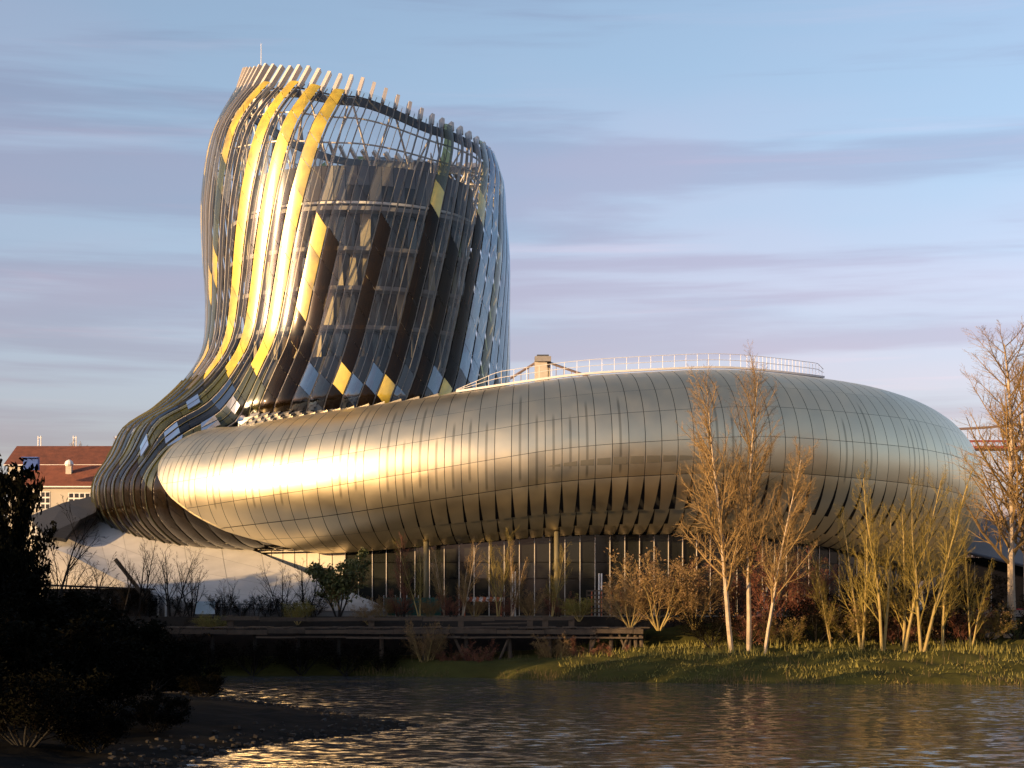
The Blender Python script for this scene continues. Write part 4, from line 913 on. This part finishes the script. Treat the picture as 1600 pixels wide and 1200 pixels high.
obj('shed_roof', mesh('shed_roof', V + V2, [tuple(range(n)), tuple(range(2*n-1, n-1, -1))] + [(i, i+n, (i+1) % n + n, (i+1) % n) for i in range(n)]), M['slate'], label='dark slate roof left of the white slope', cat='roof')
sh = empty('dark_shed', P(150, 955, 166), 'low dark shed with slanting timber prop before the white slope', 'shed')
def sp_(n, mb, m): q = mb.build(n, m); parent_keep(q, sh)
sp_('wall', MB().box((xat(150, 167), 167.5, 1.3), (9.5, 2.6, 2.6)), M['darkwood'])
sp_('roof', MB().box((xat(150, 167), 167.5, 2.75), (10.2, 3.2, 0.18), 0, 0, 0.04), M['slate'])
sp_('prop', MB().box((xat(203, 165.5), 165.5, 3.6), (0.34, 0.34, 4.4), 0, 0, R(-38)), M['wood'])
for px in (247, 259, 172): sp_('post', MB().box((xat(px, 165.4), 165.4, 0.9), (0.16, 0.16, 1.9)), M['white'])
# ------------------------------------------------------------------ quay clutter
M['tarp'] = mat('green_mesh_sheet', (0.02, 0.11, 0.085), 0.7, 0, 0.3, 1.0)
M['orange'] = mat('orange_plastic', (0.55, 0.14, 0.05), 0.5); M['redp'] = mat('red_paint', (0.45, 0.02, 0.015), 0.35); M['tyre'] = mat('rubber', (0.02, 0.02, 0.02), 0.85)
M['paleblue'] = mat('pale_blue_board', (0.45, 0.58, 0.66), 0.6, 0, 0.1, 1.0)
ob = empty('info_board', (xat(320, 163.6), 163.6, 0), 'pale blue white board standing left of the wharf fence', 'board')
for n_, mb, m in (('panel', MB().box((xat(320, 163.6), 163.6, 0.85), (1.85, 0.06, 1.15)), M['paleblue']), ('post', MB().box((xat(306, 163.7), 163.7, 0.7), (0.08, 0.08, 1.5)), M['darksteel']), ('post', MB().box((xat(334, 163.7), 163.7, 0.7), (0.08, 0.08, 1.5)), M['darksteel'])):
    q = mb.build(n_, m); parent_keep(q, ob)
fe = empty('rail_fence', (xat(430, 163.8), 163.8, 0), 'black rail fence on the quay before the white slope', 'fence')
for i in range(11):
    q = MB().box((xat(345 + i * 15, 163.8), 163.8, 0.6), (0.09, 0.09, 1.3)).build('post', M['darksteel']); parent_keep(q, fe)
for z in (0.35, 0.75, 1.15):
    q = MB().tube([(xat(345, 163.8), 163.74, z), (xat(495, 163.8), 163.74, z)], 0.03, 5).build('rail', M['darksteel']); parent_keep(q, fe)
gf = empty('green_fence', (xat(645, 166), 166, 0), 'site fence hung with green sheets below the ring', 'fence')
for i in range(5):
    x0 = xat(600 + i * 18, 166); q = MB(); nn = 6
    for j in range(nn): q.poly([(x0 + j * 1.05 / nn, 166 + 0.05 * math.sin(j * 2 + i), 0.1), (x0 + (j+1) * 1.05 / nn, 166 + 0.05 * math.sin(j * 2 + 2 + i), 0.1), (x0 + (j+1) * 1.05 / nn, 166 + 0.05 * math.sin(j * 2 + 2 + i), 1.75), (x0 + j * 1.05 / nn, 166 + 0.05 * math.sin(j * 2 + i), 1.8)])
    q = q.build('sheet', M['tarp']); parent_keep(q, gf); q = MB().tube([(x0 - .02, 166.08, 0), (x0 - .02, 166.08, 2.0)], 0.03, 5).build('post', M['white']); parent_keep(q, gf)
ba = empty('striped_barrier', (xat(754, 165), 165, 0), 'orange and white striped barrier on the quay', 'barrier')
for i in range(12):
    q = MB().box((xat(725 + i * 5.3, 165), 165, 1.62), (0.30, 0.05, 0.42), 0, 0, 0.35).build('stripe', M['orange' if i % 2 == 0 else 'white']); parent_keep(q, ba)
for px in (726, 783): q = MB().box((xat(px, 165.05), 165.05, 0.8), (0.08, 0.08, 1.7)).build('post', M['orange']); parent_keep(q, ba)
def pair(px, ya, yb, lb):
    o = empty('pole_pair', (xat(px, 164.5), 164.5, 0), lb, 'pole', 'pairs of white poles')
    for dx in (-2, 2):
        q = MB().tube([(xat(px + dx, 164.5), 164.5, CAMZ + (HY - yb) * 164.5 / F), (xat(px + dx, 164.5), 164.5, CAMZ + (HY - ya) * 164.5 / F)], 0.07, 8).build('pole', M['white']); parent_keep(q, o)
pair(803, 893, 963, 'tall pair of white poles among the young trees'); pair(938, 896, 963, 'pair of white poles above the orange lattice fence'); pair(1196, 918, 963, 'short pair of white poles behind the birches')
lf = empty('lattice_fence', (xat(943, 163.6), 163.6, 0), 'orange timber lattice fence left of the brown bushes', 'fence')
for i in range(8): q = MB().box((xat(917 + i * 7.6, 163.6), 163.6, 1.25), (0.10, 0.05, 2.3)).build('upright', M['orange' if i % 2 else 'wood']); parent_keep(q, lf)
for i in range(6): q = MB().box((xat(943.5, 163.54), 163.54, 0.4 + i * 0.4), (3.2, 0.05, 0.13)).build('slat', M['wood']); parent_keep(q, lf)
tr = empty('red_tractor', (xat(1258, 164), 164, 0), 'small red tractor with pale roll bar right of the birches', 'tractor')
for n_, mb, m in (('body', MB().box((xat(1250, 164), 164, 0.95), (1.9, 0.9, 0.6)).box((xat(1238, 164), 164, 1.25), (0.8, 0.8, 0.35)), M['redp']), ('seat', MB().box((xat(1262, 164), 164, 1.4), (0.5, 0.6, 0.5)), M['tyre']),
                  ('roll_bar', MB().tube([(xat(1255, 164), 163.8, 1.0), (xat(1258, 164), 163.8, 2.6), (xat(1270, 164), 163.8, 2.6), (xat(1273, 164), 163.8, 1.0)], 0.06, 6), M['white']),
                  ('wheel', MB().tube([(xat(1266, 164), 163.4, .55), (xat(1266, 164), 163.7, .55)], 0.55, 14), M['tyre']), ('wheel', MB().tube([(xat(1240, 164), 163.4, .38), (xat(1240, 164), 163.65, .38)], 0.38, 14), M['tyre'])):
    q = mb.build(n_, m); parent_keep(q, tr)
def traffic_block(px, lb):
    MB().box((xat(px, 164.6), 164.6, 0.3), (1.4, 0.4, 0.6)).box((xat(px, 164.6), 164.6, 0.68), (1.1, 0.22, 0.2)).build('road_block', M['redp'], label=lb, cat='road block', group='red road blocks')
traffic_block(1523, 'red plastic road block below the right end of the ring'); traffic_block(1592, 'red plastic road block at the right edge'); traffic_block(1410, 'red plastic road block behind the willows')
# ------------------------------------------------------------------ annex at the right
an = empty('low_annex', (xat(1600, 212), 216, 0), 'low grey annex with white roof edge right of the ring', 'building')
x0, x1 = xat(1500, 210), xat(1680, 210)
def zz(py, d=210): return CAMZ + (HY - py) * d / F
def ap(n, mb, m): q = mb.build(n, m); parent_keep(q, an)
ap('wall', MB().box(((x0 + x1) / 2, 222, 3.2), (x1 - x0, 14, 6.6)), M['pane'])
q = MB(); q.poly([(x0, 209, zz(861)), (x1, 207, zz(905)), (x1, 213, zz(826)), (x0, 213, zz(795))]); q.poly([(x0, 209, zz(861)), (x0, 213, zz(795)), (x0, 229, zz(795)), (x0, 229, zz(861))]); ap('fascia', q, M['slab'])
ap('roof_edge', MB().tube([(x0, 212.9, zz(795)), (x1, 212.9, zz(826))], 0.22, 6), M['white'])
ap('roof', MB().box(((x0 + x1) / 2, 221, zz(811)), (x1 - x0, 15, 0.3), 0, 0, math.atan2(zz(795) - zz(826), x1 - x0)), M['slab'])
ap('fascia_edge', MB().tube([(x0, 208.9, zz(862)), (x1, 206.9, zz(906))], 0.18, 6), M['parapet'])
for i in range(7): ap('mullion', MB().box((x0 + 1 + i * 2.0, 214.95, 3.0), (0.1, 0.1, 6.0)), M['rib'])
# trees beyond the annex and at the right
LBR = ('nearest brown tree beyond the annex roof', 'brown tree beyond the annex, second from the ring', 'brown tree beyond the annex, third from the ring', 'brown tree beyond the annex at the picture edge')
for i, (px, d, H) in enumerate(((1540, 262, 18.5), (1566, 270, 19.0), (1592, 258, 20.0), (1620, 266, 20.0))):
    bush(px, d, 0, H, LBR[i], ('bark_dark', 'twig_red', 'leaf_brown'), 'u1', 41, rz=i * 2.0, sx=0.8, group='brown trees beyond the annex', cat='tree', name='background_tree')
# ------------------------------------------------------------------ suspension bridge far behind
M['bridge'] = mat('red_bridge_steel', (0.20, 0.045, 0.035), 0.6); M['cable'] = mat('pale_cable', (0.16, 0.12, 0.11), 0.6)
D = 900.0
br = empty('suspension_bridge', P(845, 930, D), 'distant suspension bridge with pale pylon and red deck behind the museum', 'bridge')
def bp_(n, mb, m): q = mb.build(n, m); parent_keep(q, br)
def Q(px, py, dd=0): return P(px, py, D + dd)
for off in (0, 14):
    bp_('pylon_leg', MB().box((Q(845, 760).x + (2.0 if off else 0), D + off, 61), (6.2, 5, 122)), M['wallpanel'])
bp_('pylon_head', MB().box((Q(845, 561).x + 1, D + 7, Q(845, 562).z), (8.2, 22, 2.6)), M['slab']); bp_('pylon_cap', MB().box((Q(845, 557).x + 1, D + 7, Q(845, 558).z + .2), (6.0, 20, 1.4)), M['darksteel'])
bp_('deck', MB().box((Q(1180, 699).x, D + 7, Q(0, 699).z), (330, 16, 1.3)), M['bridge']); bp_('deck_edge', MB().box((Q(1180, 690).x, D - 1, Q(0, 689.5).z), (330, 0.6, 1.0)), M['bridge'])
for i in range(60):
    x = Q(1440 + i * 4.4, 0).x; s_ = 1 if i % 2 else -1
    bp_('truss_diagonal', MB().tube([(x - .7, D - 1.2, Q(0, 699).z), (x + .7, D - 1.2, Q(0, 690).z)] if s_ > 0 else [(x - .7, D - 1.2, Q(0, 690).z), (x + .7, D - 1.2, Q(0, 699).z)], 0.22, 4), M['bridge'])
def cy(px): return 672 - 110 * ((px - 1430) / 585.0) ** 2 if px >= 845 else 562 + (845 - px) * 0.62
for off in (0, 14): bp_('main_cable', MB().tube([Q(px, cy(px), off) for px in list(range(640, 845, 20)) + list(range(845, 1700, 25))], 0.7, 5), M['cable'])
for px in list(range(790, 846, 12)) + list(range(857, 920, 12)) + list(range(1440, 1660, 12)): bp_('hanger', MB().tube([Q(px, cy(px)), Q(px, 690)], 0.2, 4), M['cable'])
